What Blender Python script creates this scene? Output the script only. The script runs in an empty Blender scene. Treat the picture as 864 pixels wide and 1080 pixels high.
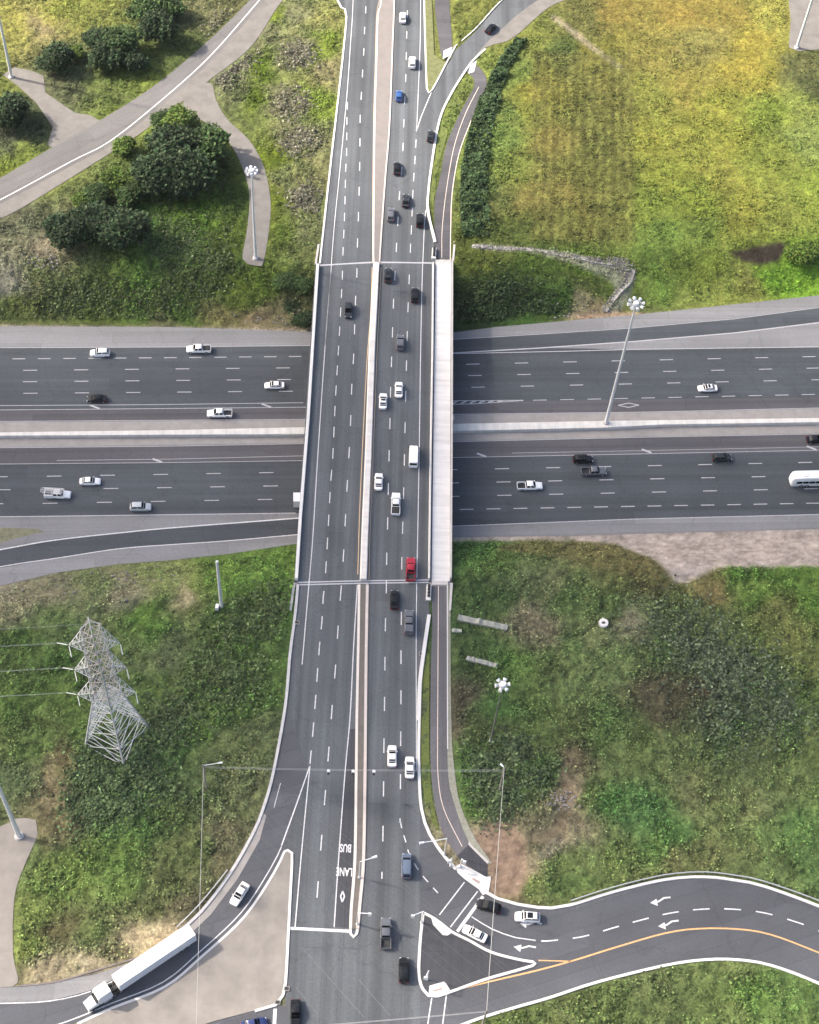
import bpy, bmesh, math, random
import numpy as np
from mathutils import Vector, Matrix
SC = bpy.context.scene
COL = SC.collection
R = math.radians

# ------------------------------------------------------------------ camera, sky, sun, exposure
H0 = 276.0                 # camera height over the fields
HZ = -7.0                  # level of the sunken highway
FPX = 1600.0
_nx, _ny = 335.0 - 432.0, 1640.0 - 540.0
_D = math.hypot(_nx, _ny); TH = math.atan2(FPX, _D); SA, CA = -_nx / _D, _ny / _D
_F = np.array([0, math.cos(TH), -math.sin(TH)]); _U0 = np.array([0, math.sin(TH), math.cos(TH)]); _R0 = np.array([1.0, 0, 0])
_U = CA * _U0 - SA * _R0; _R = CA * _R0 + SA * _U0
cam_d = bpy.data.cameras.new("camera"); cam = bpy.data.objects.new("camera", cam_d); COL.objects.link(cam)
cam_d.sensor_fit = 'VERTICAL'; cam_d.sensor_height = 24.0; cam_d.sensor_width = 24.0; cam_d.lens = 24.0 * FPX / 1080.0
cam_d.clip_start = 1.0; cam_d.clip_end = 9000.0
cam.matrix_world = Matrix(((_R[0], _U[0], -_F[0], 0), (_R[1], _U[1], -_F[1], 0), (_R[2], _U[2], -_F[2], H0), (0, 0, 0, 1)))
SC.camera = cam

SUN_EL, SUN_PHI = 37.0, -11.0           # phi: direction in which shadows fall, measured from +X
sun_d = bpy.data.lights.new("sun", 'SUN'); sun_d.energy = 3.8; sun_d.angle = R(2.2); sun_d.color = (1.0, 0.90, 0.79)
sun = bpy.data.objects.new("sun", sun_d); COL.objects.link(sun)
_sd = Vector((math.cos(R(SUN_PHI)) * math.cos(R(SUN_EL)), math.sin(R(SUN_PHI)) * math.cos(R(SUN_EL)), -math.sin(R(SUN_EL))))
sun.rotation_euler = _sd.to_track_quat('-Z', 'Y').to_euler(); sun.location = (-200, 100, 300)
world = bpy.data.worlds.new("World"); SC.world = world; world.use_nodes = True
_wt = world.node_tree; _bg = _wt.nodes['Background']; _sky = _wt.nodes.new('ShaderNodeTexSky')
_sky.sky_type = 'NISHITA'; _sky.sun_disc = False; _sky.sun_elevation = R(SUN_EL)
_sky.sun_rotation = math.atan2(-_sd.x, -_sd.y); _sky.dust_density = 5.0; _sky.air_density = 0.8; _sky.ozone_density = 0.6
_wt.links.new(_sky.outputs[0], _bg.inputs[0]); _bg.inputs[1].default_value = 0.13
SC.view_settings.view_transform = 'Standard'; SC.view_settings.look = 'None'; SC.view_settings.gamma = 1.0
SC.view_settings.use_curve_mapping = False; SC.view_settings.exposure = 1.44
SC.cycles.max_bounces = 5; SC.cycles.transparent_max_bounces = 12; SC.cycles.use_denoising = True

# a real cloud up towards the sun: its shade lies over the lower two thirds of the place
def make_cloud():
    bm = bmesh.new(); rc = random.Random(12); alt = 720.0
    off = Vector((_sd.x, _sd.y, 0)) * (alt / -_sd.z)
    for k in range(46):
        gx_ = rc.uniform(-420, 430); gy_ = rc.uniform(-420, 215); r_ = rc.uniform(70, 120)
        if gy_ > 130: r_ *= .8
        edge = 292 - r_ + 14 * math.sin(gx_ * .02)
        gy_ = min(gy_, edge)
        if rc.random() < .45: gy_ = edge - rc.uniform(0, 25)
        c = Vector((gx_, gy_, 0)) - off + Vector((0, 0, alt))
        res = bmesh.ops.create_icosphere(bm, subdivisions=3, radius=1.0)
        for v in res['verts']:
            n_ = 1 + .10 * math.sin(v.co.x * 7 + k) * math.cos(v.co.y * 6 + k * 2)
            v.co = Vector((v.co.x * r_ * n_, v.co.y * r_ * n_, v.co.z * r_ * .28 * n_)) + c
    res = bmesh.ops.create_cube(bm, size=1.0)
    me = bpy.data.meshes.new('cloud'); 
    for v in res['verts']: v.co = Vector((v.co.x * 860, v.co.y * 560, v.co.z * 14)) + Vector((0, -65, 0)) - off + Vector((0, 0, alt))
    bm.to_mesh(me); bm.free()
    m = bpy.data.materials.new('cloud_vapour'); m.use_nodes = True; t = m.node_tree; t.nodes.clear()
    out = t.nodes.new('ShaderNodeOutputMaterial'); vol = t.nodes.new('ShaderNodeBsdfTransparent'); df = t.nodes.new('ShaderNodeBsdfTranslucent'); df.inputs[0].default_value = (.9, .9, .9, 1)
    mx = t.nodes.new('ShaderNodeMixShader'); mx.inputs[0].default_value = CLOUD_T; t.links.new(vol.outputs[0], mx.inputs[1]); t.links.new(df.outputs[0], mx.inputs[2]); t.links.new(mx.outputs[0], out.inputs[0])
    me.materials.append(m); me.polygons.foreach_set('use_smooth', [True] * len(me.polygons))
    o = bpy.data.objects.new('cloud', me); COL.objects.link(o); o['kind'] = 'stuff'
    return o
CLOUD_T = 0.125
make_cloud()

# ------------------------------------------------------------------ photo sight lines met with a level surface
def P(px, py, z=0.0):
    d = _F + ((px - 432) / FPX) * _R - ((py - 540) / FPX) * _U
    t = (z - H0) / d[2]
    return Vector((d[0] * t, d[1] * t, z))
def PX(x, y, z):                          # world -> photo, numpy arrays
    dz = z - H0
    a = x * _F[0] + y * _F[1] + dz * _F[2]; r = x * _R[0] + y * _R[1] + dz * _R[2]; u = x * _U[0] + y * _U[1] + dz * _U[2]
    return 432 + FPX * r / a, 540 - FPX * u / a
def lin(c):
    return tuple(((v / 255) / 12.92 if v / 255 <= 0.04045 else (((v / 255) + 0.055) / 1.055) ** 2.4) for v in c)

# ------------------------------------------------------------------ noise in numpy
def _hash(ix, iy, s):
    n = (ix.astype(np.int64) * 374761393 + iy.astype(np.int64) * 668265263 + s * 974634777) & 0x7fffffff
    n = ((n ^ (n >> 13)) * 1274126177) & 0x7fffffff
    return ((n ^ (n >> 16)) & 0xffff) / 65535.0
def vnoise(x, y, s=0):
    ix, iy = np.floor(x), np.floor(y); fx, fy = x - ix, y - iy
    fx = fx * fx * (3 - 2 * fx); fy = fy * fy * (3 - 2 * fy)
    a = _hash(ix, iy, s); b = _hash(ix + 1, iy, s); c = _hash(ix, iy + 1, s); d = _hash(ix + 1, iy + 1, s)
    return (a * (1 - fx) + b * fx) * (1 - fy) + (c * (1 - fx) + d * fx) * fy
def fbm(x, y, s=0, o=4):
    v = 0; a = 0.5; t = 0
    for k in range(o):
        v = v + a * vnoise(x * 2 ** k, y * 2 ** k, s + k * 17); t += a; a *= 0.55
    return v / t

# ------------------------------------------------------------------ materials
MATS = {}
def new_mat(name):
    m = bpy.data.materials.new(name); m.use_nodes = True
    return m, m.node_tree, m.node_tree.nodes['Principled BSDF']
def mat(name, col, rough=0.7, metal=0.0, spec=0.5, var=0.0, scale=1.0, coat=0.0, emit=None, alpha=None):
    if name in MATS: return MATS[name]
    m, t, b = new_mat(name)
    b.inputs['Base Color'].default_value = (*col, 1); b.inputs['Roughness'].default_value = rough
    b.inputs['Metallic'].default_value = metal; b.inputs['Specular IOR Level'].default_value = spec
    if coat: b.inputs['Coat Weight'].default_value = coat; b.inputs['Coat Roughness'].default_value = 0.08
    if emit: b.inputs['Emission Color'].default_value = (*emit[:3], 1); b.inputs['Emission Strength'].default_value = emit[3]
    if var:
        g = t.nodes.new('ShaderNodeNewGeometry'); n = t.nodes.new('ShaderNodeTexNoise'); n.inputs['Scale'].default_value = scale
        n.inputs['Detail'].default_value = 5; n.inputs['Roughness'].default_value = 0.65
        t.links.new(g.outputs['Position'], n.inputs['Vector'])
        r = t.nodes.new('ShaderNodeMapRange'); r.inputs[1].default_value = 0.25; r.inputs[2].default_value = 0.75
        r.inputs[3].default_value = 1 - var; r.inputs[4].default_value = 1 + var
        t.links.new(n.outputs[0], r.inputs[0])
        mx = t.nodes.new('ShaderNodeMix'); mx.data_type = 'RGBA'; mx.blend_type = 'MULTIPLY'; mx.inputs[0].default_value = 1
        mx.inputs[6].default_value = (*col, 1); t.links.new(r.outputs[0], mx.inputs[7]); t.links.new(mx.outputs[2], b.inputs['Base Color'])
    MATS[name] = m
    return m
def road_mat(name, col, ang, streak=0.12, patch=0.10, grain=0.10):
    """asphalt: streaks along the driving direction, broad patches, fine grain"""
    m, t, b = new_mat(name)
    g = t.nodes.new('ShaderNodeNewGeometry')
    mp = t.nodes.new('ShaderNodeMapping'); mp.vector_type = 'POINT'; mp.inputs['Rotation'].default_value = (0, 0, -ang)
    t.links.new(g.outputs['Position'], mp.inputs[0])
    m2 = t.nodes.new('ShaderNodeMapping'); m2.inputs['Scale'].default_value = (0.012, 0.55, 1); t.links.new(mp.outputs[0], m2.inputs[0])
    def nz(vec, sc, det, lo, hi):
        n = t.nodes.new('ShaderNodeTexNoise'); n.inputs['Scale'].default_value = sc; n.inputs['Detail'].default_value = det
        t.links.new(vec, n.inputs['Vector'])
        r = t.nodes.new('ShaderNodeMapRange'); r.inputs[1].default_value = 0.3; r.inputs[2].default_value = 0.7
        r.inputs[3].default_value = lo; r.inputs[4].default_value = hi; t.links.new(n.outputs[0], r.inputs[0]); return r.outputs[0]
    a = nz(m2.outputs[0], 1.0, 3, 1 - streak, 1 + streak); c = nz(g.outputs['Position'], 0.07, 4, 1 - patch, 1 + patch)
    d = nz(g.outputs['Position'], 2.2, 4, 1 - grain, 1 + grain)
    m3 = t.nodes.new('ShaderNodeMapping'); m3.inputs['Scale'].default_value = (0.03, 0.02, 1); t.links.new(mp.outputs[0], m3.inputs[0])
    def mul(p, q):
        x = t.nodes.new('ShaderNodeMath'); x.operation = 'MULTIPLY'; t.links.new(p, x.inputs[0]); t.links.new(q, x.inputs[1]); return x.outputs[0]
    # sealed cracks, thin dark wandering lines
    vo = t.nodes.new('ShaderNodeTexVoronoi'); vo.feature = 'DISTANCE_TO_EDGE'; vo.inputs['Scale'].default_value = 0.05
    wn = t.nodes.new('ShaderNodeTexNoise'); wn.inputs['Scale'].default_value = 0.35; wn.inputs['Detail'].default_value = 3
    t.links.new(g.outputs['Position'], wn.inputs['Vector'])
    va = t.nodes.new('ShaderNodeVectorMath'); va.operation = 'MULTIPLY_ADD'; t.links.new(wn.outputs['Color'], va.inputs[0])
    va.inputs[1].default_value = (5, 5, 0); t.links.new(mp.outputs[0], va.inputs[2]); t.links.new(va.outputs[0], vo.inputs['Vector'])
    cr = t.nodes.new('ShaderNodeMapRange'); cr.inputs[1].default_value = 0.0; cr.inputs[2].default_value = 0.012; cr.inputs[3].default_value = 0.86; cr.inputs[4].default_value = 1.0
    t.links.new(vo.outputs[0], cr.inputs[0])
    # paving lanes and patches: long rectangles of slightly different age with a seam between them
    mb_ = t.nodes.new('ShaderNodeMapping'); mb_.inputs['Scale'].default_value = (1.0, 1.0, 1); t.links.new(mp.outputs[0], mb_.inputs[0])
    bk = t.nodes.new('ShaderNodeTexBrick'); bk.inputs['Scale'].default_value = 1.0; bk.inputs['Brick Width'].default_value = 46.0; bk.inputs['Row Height'].default_value = 3.65
    bk.inputs['Mortar Size'].default_value = .05; bk.inputs['Color1'].default_value = (1.09, 1.09, 1.09, 1); bk.inputs['Color2'].default_value = (.90, .90, .90, 1); bk.inputs['Mortar'].default_value = (.78, .78, .78, 1)
    bk.offset = .37; t.links.new(mb_.outputs[0], bk.inputs['Vector'])
    sx = t.nodes.new('ShaderNodeSeparateColor'); t.links.new(bk.outputs['Color'], sx.inputs[0])
    v = mul(mul(mul(mul(a, c), d), cr.outputs[0]), sx.outputs[0])
    mx = t.nodes.new('ShaderNodeMix'); mx.data_type = 'RGBA'; mx.blend_type = 'MULTIPLY'; mx.inputs[0].default_value = 1
    mx.inputs[6].default_value = (*col, 1); t.links.new(v, mx.inputs[7]); t.links.new(mx.outputs[2], b.inputs['Base Color'])
    b.inputs['Roughness'].default_value = 0.88; b.inputs['Specular IOR Level'].default_value = 0.3
    MATS[name] = m
    return m
def joint_mat(name, col, ang, every, var=.12):
    m = mat(name, col, .82, var=var, scale=.45, spec=.3); t = m.node_tree; b = t.nodes['Principled BSDF']; src = b.inputs['Base Color'].links[0].from_socket
    g = t.nodes.new('ShaderNodeNewGeometry'); mp = t.nodes.new('ShaderNodeMapping'); mp.inputs['Rotation'].default_value = (0, 0, -ang); t.links.new(g.outputs['Position'], mp.inputs[0])
    sp = t.nodes.new('ShaderNodeSeparateXYZ'); t.links.new(mp.outputs[0], sp.inputs[0])
    d = t.nodes.new('ShaderNodeMath'); d.operation = 'DIVIDE'; d.inputs[1].default_value = every; t.links.new(sp.outputs[0], d.inputs[0])
    f = t.nodes.new('ShaderNodeMath'); f.operation = 'FRACT'; t.links.new(d.outputs[0], f.inputs[0])
    l = t.nodes.new('ShaderNodeMath'); l.operation = 'LESS_THAN'; l.inputs[1].default_value = .10 / every; t.links.new(f.outputs[0], l.inputs[0])
    n = t.nodes.new('ShaderNodeTexNoise'); n.inputs['Scale'].default_value = 1.0; n.inputs['Detail'].default_value = 5; m2 = t.nodes.new('ShaderNodeMapping'); m2.inputs['Scale'].default_value = (.9, .08, 1)
    t.links.new(mp.outputs[0], m2.inputs[0]); t.links.new(m2.outputs[0], n.inputs['Vector'])
    r = t.nodes.new('ShaderNodeMapRange'); r.inputs[1].default_value = .35; r.inputs[2].default_value = .6; r.inputs[3].default_value = .90; r.inputs[4].default_value = 1.03; t.links.new(n.outputs[0], r.inputs[0])
    j = t.nodes.new('ShaderNodeMapRange'); j.inputs[3].default_value = 1.0; j.inputs[4].default_value = .80; t.links.new(l.outputs[0], j.inputs[0])
    q = t.nodes.new('ShaderNodeMath'); q.operation = 'MULTIPLY'; t.links.new(r.outputs[0], q.inputs[0]); t.links.new(j.outputs[0], q.inputs[1])
    mx = t.nodes.new('ShaderNodeMix'); mx.data_type = 'RGBA'; mx.blend_type = 'MULTIPLY'; mx.inputs[0].default_value = 1; t.links.new(src, mx.inputs[6]); t.links.new(q.outputs[0], mx.inputs[7]); t.links.new(mx.outputs[2], b.inputs['Base Color'])
    return m
def attr_mat(name, attr='Col', nscale=1.6, lo=0.55, hi=1.5, rough=0.95, bump=0.0, trans=0.0, fine=7.0):
    m, t, b = new_mat(name)
    a = t.nodes.new('ShaderNodeAttribute'); a.attribute_name = attr
    g = t.nodes.new('ShaderNodeNewGeometry')
    def nz(sc, det, l, h, i0=0.3, i1=0.7):
        n = t.nodes.new('ShaderNodeTexNoise'); n.inputs['Scale'].default_value = sc; n.inputs['Detail'].default_value = det
        n.inputs['Roughness'].default_value = 0.7; t.links.new(g.outputs['Position'], n.inputs['Vector'])
        r = t.nodes.new('ShaderNodeMapRange'); r.inputs[1].default_value = i0; r.inputs[2].default_value = i1
        r.inputs[3].default_value = l; r.inputs[4].default_value = h; t.links.new(n.outputs[0], r.inputs[0]); return r.outputs[0], n
    x, _n1 = nz(nscale, 6, lo, hi); y, n2 = nz(fine, 3, 0.75, 1.25)
    mu = t.nodes.new('ShaderNodeMath'); mu.operation = 'MULTIPLY'; t.links.new(x, mu.inputs[0]); t.links.new(y, mu.inputs[1])
    mx = t.nodes.new('ShaderNodeMix'); mx.data_type = 'RGBA'; mx.blend_type = 'MULTIPLY'; t.links.new(a.outputs['Alpha'], mx.inputs[0])
    t.links.new(a.outputs['Color'], mx.inputs[6]); t.links.new(mu.outputs[0], mx.inputs[7]); t.links.new(mx.outputs[2], b.inputs['Base Color'])
    b.inputs['Roughness'].default_value = rough; b.inputs['Specular IOR Level'].default_value = 0.15
    if bump:
        bp = t.nodes.new('ShaderNodeBump'); bp.inputs['Strength'].default_value = bump; bp.inputs['Distance'].default_value = 0.3
        t.links.new(_n1.outputs[0], bp.inputs['Height']); t.links.new(bp.outputs[0], b.inputs['Normal'])
    MATS[name] = m
    return m

# ------------------------------------------------------------------ object helpers
def tag(o, label=None, cat=None, group=None, kind=None):
    if label: o['label'] = label
    if cat: o['category'] = cat
    if group: o['group'] = group
    if kind: o['kind'] = kind
    return o
def empty(name, loc=(0, 0, 0), rz=0.0):
    o = bpy.data.objects.new(name, None); COL.objects.link(o); o.location = loc; o.rotation_euler = (0, 0, rz); o.empty_display_size = 0.5
    return o
def link(name, me, parent=None, m=None):
    o = bpy.data.objects.new(name, me); COL.objects.link(o)
    if parent: o.parent = parent
    if m and not me.materials: me.materials.append(m)
    return o
class MB:
    def __init__(s): s.v = []; s.f = []; s.mi = []; s.sm = False
    def add(s, vs, fs, mi=0):
        o = len(s.v); s.v += [tuple(v) for v in vs]; s.f += [tuple(i + o for i in f) for f in fs]; s.mi += [mi] * len(fs)
    def box(s, x0, x1, y0, y1, z0, z1, mi=0, tx=0.0, ty=0.0):
        s.add([(x0, y0, z0), (x1, y0, z0), (x1, y1, z0), (x0, y1, z0), (x0 + tx, y0 + ty, z1), (x1 - tx, y0 + ty, z1), (x1 - tx, y1 - ty, z1), (x0 + tx, y1 - ty, z1)],
              [(0, 3, 2, 1), (4, 5, 6, 7), (0, 1, 5, 4), (1, 2, 6, 5), (2, 3, 7, 6), (3, 0, 4, 7)], mi)
    def tube(s, a, b, r0, r1=None, n=8, mi=0, cap=True):
        a, b = Vector(a), Vector(b); r1 = r0 if r1 is None else r1
        d = (b - a)
        if d.length < 1e-6: return
        d.normalize(); q = d.orthogonal().normalized(); w = d.cross(q)
        vs = []
        for c, r in ((a, r0), (b, r1)):
            for k in range(n):
                t = 2 * math.pi * k / n + math.pi / n; vs.append(c + q * (r * math.cos(t)) + w * (r * math.sin(t)))
        fs = [(k, (k + 1) % n, n + (k + 1) % n, n + k) for k in range(n)]
        if cap: fs += [tuple(range(n - 1, -1, -1)), tuple(range(n, 2 * n))]
        s.add(vs, fs, mi)
    def prism(s, pts, z0, z1, mi=0):                     # pts: xy polygon (maybe concave), counter-clockwise or not
        pts = [(p[0], p[1]) for p in pts]
        ar = sum(pts[i][0] * pts[(i + 1) % len(pts)][1] - pts[(i + 1) % len(pts)][0] * pts[i][1] for i in range(len(pts)))
        if ar < 0: pts = pts[::-1]
        n = len(pts); vs = [(x, y, z0) for x, y in pts] + [(x, y, z1) for x, y in pts]
        fs = [tuple(range(n, 2 * n)), tuple(range(n - 1, -1, -1))] + [(i, (i + 1) % n, n + (i + 1) % n, n + i) for i in range(n)]
        s.add(vs, fs, mi)
    def sheet(s, pts, z, mi=0):
        pts = [(p[0], p[1]) for p in pts]
        ar = sum(pts[i][0] * pts[(i + 1) % len(pts)][1] - pts[(i + 1) % len(pts)][0] * pts[i][1] for i in range(len(pts)))
        if ar < 0: pts = pts[::-1]
        s.add([(x, y, z) for x, y in pts], [tuple(range(len(pts)))], mi)
    def mesh(s, name, mats, smooth=None):
        me = bpy.data.meshes.new(name); me.from_pydata(s.v, [], s.f)
        for m in (mats if isinstance(mats, (list, tuple)) else [mats]): me.materials.append(m)
        if any(s.mi): me.polygons.foreach_set('material_index', s.mi)
        if any(len(f) > 4 for f in s.f):
            bm = bmesh.new(); bm.from_mesh(me)
            bmesh.ops.triangulate(bm, faces=[f for f in bm.faces if len(f.verts) > 8], ngon_method='EAR_CLIP'); bm.to_mesh(me); bm.free()
        if smooth:
            me.polygons.foreach_set('use_smooth', [True] * len(me.polygons)); me.set_sharp_from_angle(angle=R(smooth))
        me.update()
        return me
    def build(s, name, mats, parent=None, smooth=None):
        return link(name, s.mesh(name, mats, smooth), parent)
def smooth_line(pts, step=2.0):
    """Catmull-Rom through world points, resampled about every step metres"""
    pts = [Vector((p[0], p[1])) for p in pts]
    if len(pts) == 2:
        return pts
    out = []
    for i in range(len(pts) - 1):
        p1, p2 = pts[i], pts[i + 1]; p0 = pts[i - 1] if i else p1 * 2 - p2; p3 = pts[i + 2] if i + 2 < len(pts) else p2 * 2 - p1
        n = max(1, int((p2 - p1).length / step))
        for k in range(n):
            t = k / n
            out.append(0.5 * ((2 * p1) + (p2 - p0) * t + (2 * p0 - 5 * p1 + 4 * p2 - p3) * t * t + (3 * p1 - p0 - 3 * p2 + p3) * t ** 3))
    out.append(pts[-1]); return out
def offsets(line, w):
    line = [Vector((p[0], p[1])) for p in line]
    L, Rr = [], []
    for i, p in enumerate(line):
        a = line[max(0, i - 1)]; b = line[min(len(line) - 1, i + 1)]; d = (b - a)
        if d.length < 1e-9: d = Vector((1, 0))
        d.normalize(); n = Vector((-d.y, d.x)); L.append(p + n * w / 2); Rr.append(p - n * w / 2)
    return L, Rr
def strip(mb, line, w, z, mi=0):
    L, Q = offsets(line, w); n = len(line)
    mb.add([(p.x, p.y, z) for p in Q] + [(p.x, p.y, z) for p in L], [(i, i + 1, n + i + 1, n + i) for i in range(n - 1)], mi)
def bar(mb, line, w, z0, z1, mi=0, taper=0.0):
    L, Q = offsets(line, w); L2, Q2 = offsets(line, w - taper); n = len(line)
    vs = [(p.x, p.y, z0) for p in Q] + [(p.x, p.y, z0) for p in L] + [(p.x, p.y, z1) for p in Q2] + [(p.x, p.y, z1) for p in L2]
    fs = []
    for i in range(n - 1):
        fs += [(2 * n + i, 2 * n + i + 1, 3 * n + i + 1, 3 * n + i), (i, i + 1, 2 * n + i + 1, 2 * n + i), (n + i + 1, n + i, 3 * n + i, 3 * n + i + 1)]
    fs += [(n, 0, 2 * n, 3 * n), (n - 1, 2 * n - 1, 4 * n - 1, 3 * n - 1)]
    mb.add(vs, fs, mi)
def cum(line):
    c = [0.0]
    for i in range(1, len(line)): c.append(c[-1] + (line[i] - line[i - 1]).length)
    return c
def sub(line, s0, s1):
    c = cum(line); out = []
    def at(s):
        for i in range(1, len(line)):
            if c[i] >= s:
                t = (s - c[i - 1]) / max(1e-9, c[i] - c[i - 1]); return line[i - 1].lerp(line[i], t)
        return line[-1]
    s0 = max(0, s0); s1 = min(c[-1], s1)
    if s1 - s0 < 0.2: return None
    out = [at(s0)] + [line[i] for i in range(len(line)) if s0 < c[i] < s1] + [at(s1)]
    return out
def dashes(mb, line, w, z, on, cyc, ph=0.0, mi=0):
    line = [Vector((p[0], p[1])) for p in line]; T = cum(line)[-1]; s = ph - cyc
    while s < T:
        g = sub(line, s, s + on)
        if g and s + on > 0: strip(mb, g, w, z, mi)
        s += cyc
def px(pts, z=0.0):
    return [P(x, y, z) for x, y in pts]
def pl(pts, z=0.0, step=2.0):
    return smooth_line(px(pts, z), step)
# ------------------------------------------------------------------ lie of the land
Nb = px([(-420, 352), (-100, 345), (0, 344), (180, 345), (300, 349), (400, 353), (476, 351), (523, 345), (670, 332), (864, 311.6), (964, 300), (1200, 262)], HZ)
Sb = px([(-420, 700), (-100, 640), (0, 618), (60, 604), (125, 595), (180, 591), (243, 584), (310, 574), (400, 568), (476, 567), (600, 565), (864, 558), (964, 555), (1300, 548)], HZ)
nbx, nby = [p.x for p in Nb], [p.y for p in Nb]; sbx, sby = [p.x for p in Sb], [p.y for p in Sb]
SLN, SLS = 17.0, 15.0
def h_base(x, y):
    x = np.asarray(x, float); y = np.asarray(y, float)
    tn = np.clip((y - np.interp(x, nbx, nby)) / SLN, 0, 1); ts = np.clip((np.interp(x, sbx, sby) - y) / SLS, 0, 1)
    t = np.maximum(tn, ts); t = t * t * (3 - 2 * t)
    return HZ * (1 - t)
def G(qx, qy):                                 # point of the land seen at a photo position
    z = 0.0
    for _ in range(12):
        p = P(qx, qy, z); z = 0.5 * z + 0.5 * float(h_base(p.x, p.y))
    p = P(qx, qy, z); return Vector((p.x, p.y, float(h_base(p.x, p.y))))

a0, a1 = P(408, 600), P(418, 264); ART = math.atan2((a1 - a0).y, (a1 - a0).x)
b0, b1 = P(0, 545, HZ), P(310, 541.2, HZ); HWY = math.atan2((b1 - b0).y, (b1 - b0).x)

# ------------------------------------------------------------------ materials of the setting
M_asph = road_mat('arterial_asphalt', (0.088, 0.096, 0.103), ART, 0.24, 0.10, 0.10)
M_asph_hw = road_mat('highway_asphalt', (0.058, 0.066, 0.073), HWY, 0.16, 0.08, 0.10)
M_asph_dark = road_mat('new_asphalt', (0.050, 0.052, 0.058), ART, 0.10, 0.10, 0.08)
M_asph_sh = road_mat('shoulder_asphalt', (0.080, 0.078, 0.084), HWY, 0.14, 0.06, 0.06)
M_asph_ramp = road_mat('ramp_asphalt', (0.080, 0.084, 0.093), 0.4, 0.05, 0.10, 0.07)
M_asph_old = road_mat('old_asphalt', (0.126, 0.122, 0.119), 0.75, 0.05, 0.10, 0.08)
M_gravel = mat('pale_gravel', (0.235, 0.216, 0.192), 0.95, var=0.20, scale=.22, spec=0.2)
M_gravel_b = mat('brown_gravel', (0.165, 0.156, 0.143), 0.95, var=0.22, scale=.3, spec=0.2)
M_shoulder = road_mat('pale_shoulder', (0.196, 0.197, 0.200), HWY, 0.10, 0.08, 0.07)
M_conc = mat('concrete', (0.44, 0.42, 0.40), 0.85, var=0.14, scale=0.9, spec=0.3)
M_conc_new = mat('new_concrete', (0.60, 0.59, 0.565), 0.8, var=0.06, scale=0.5, spec=0.3)
M_conc_grey = mat('grey_concrete', (0.27, 0.255, 0.24), 0.88, var=0.16, scale=0.5, spec=0.3)
M_paint = mat('white_paint', (0.58, 0.58, 0.58), 0.7, var=0.32, scale=2.5, spec=0.3)
M_paint_worn = mat('worn_white_paint', (0.40, 0.40, 0.41), 0.75, var=0.30, scale=3.0, spec=0.3)
M_yel = mat('yellow_paint', (0.62, 0.36, 0.16), 0.7, var=0.2, scale=2.5, spec=0.3)
M_yel_pale = mat('pale_yellow_paint', (0.66, 0.56, 0.47), 0.7, var=0.2, scale=2.5, spec=0.3)
M_galv = mat('galvanised_steel', (0.52, 0.53, 0.53), 0.5, metal=0.35)
M_pole = mat('pale_pole', (0.62, 0.63, 0.62), 0.5, metal=0.15)
M_black = mat('black_plastic', (0.02, 0.02, 0.02), 0.6)
M_dirt = mat('bare_dirt', (0.25, 0.20, 0.17), 0.95, var=0.25, scale=0.6, spec=0.1)
M_rock = mat('riprap_stone', (0.34, 0.33, 0.31), 0.9, var=0.35, scale=1.6, spec=0.2)

MASK = []                                      # paved areas on the fields' level: no bumps, no weeds
def sheet(name, pts, z, m, parent=None, kind='structure', mask=True, curve=None, thick=None):
    """a paved sheet; pts are world points"""
    mb = MB()
    if thick: mb.prism(pts, z, z + thick)
    else: mb.sheet(pts, z)
    o = mb.build(name, m, parent)
    if kind and not parent: o['kind'] = kind
    if mask: MASK.append([(p[0], p[1]) for p in pts])
    return o

# ------------------------------------------------------------------ the sunken highway
zh = HZ + 0.03
sh = sheet('road_shoulder', [(p.x, p.y) for p in Nb] + [(p.x, p.y) for p in reversed(Sb)], zh, M_shoulder, mask=False)
Ntop = [(-420, 372), (-100, 368), (0, 367.2), (180, 366.5), (330, 364.8), (420, 361), (476, 358), (664, 346), (775, 336), (864, 324), (964, 311), (1200, 278)]
Nbot = [(-420, 450), (-100, 446.3), (0, 445), (330, 442.6), (476, 437.5), (670, 435), (864, 430.5), (964, 428), (1200, 423)]
hwN = sheet('westbound_highway_road', px(Ntop, HZ) + px(Nbot[::-1], HZ), zh + .02, M_asph_hw, mask=False)
Stop_ = [(-420, 479), (-100, 473.5), (0, 472.3), (180, 470.6), (320, 467.9), (475, 466), (670, 461.5), (864, 457.8), (964, 455), (1200, 449)]
Sbot = [(-420, 548), (-100, 546), (0, 545.3), (200, 542.8), (316, 541.5), (476, 555.5), (670, 548), (864, 543), (964, 540), (1200, 533)]
hwS = sheet('eastbound_highway_road', px(Stop_, HZ) + px(Sbot[::-1], HZ), zh + .02, M_asph_hw, mask=False)
rampS = sheet('highway_exit_ramp_road', px([(-420, 660), (-100, 598), (0, 580), (62, 568), (130, 561.5), (180, 557.5), (316, 546.5), (476, 545)], HZ) +
              px([(476, 555.5), (314, 564), (237, 570.8), (180, 574.6), (125, 579), (62.5, 588.5), (0, 599), (-100, 620), (-420, 690)], HZ), zh + .024, M_asph_hw, mask=False)
gore = sheet('gore_pavement', px([(575, 367), (670, 360.5), (776, 351.5), (864, 340.5), (964, 328), (1200, 297), (1200, 361), (964, 365.2), (864, 366.2), (664, 368.6)], HZ), zh + .026, M_shoulder, mask=False)
gore2 = sheet('gore_pavement', px([(330, 545.5), (180, 556.5), (130, 560.5), (62, 567), (0, 578), (-100, 596), (-100, 547), (0, 546.3), (200, 543.8)], HZ), zh + .0265, M_shoulder, mask=False)
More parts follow.
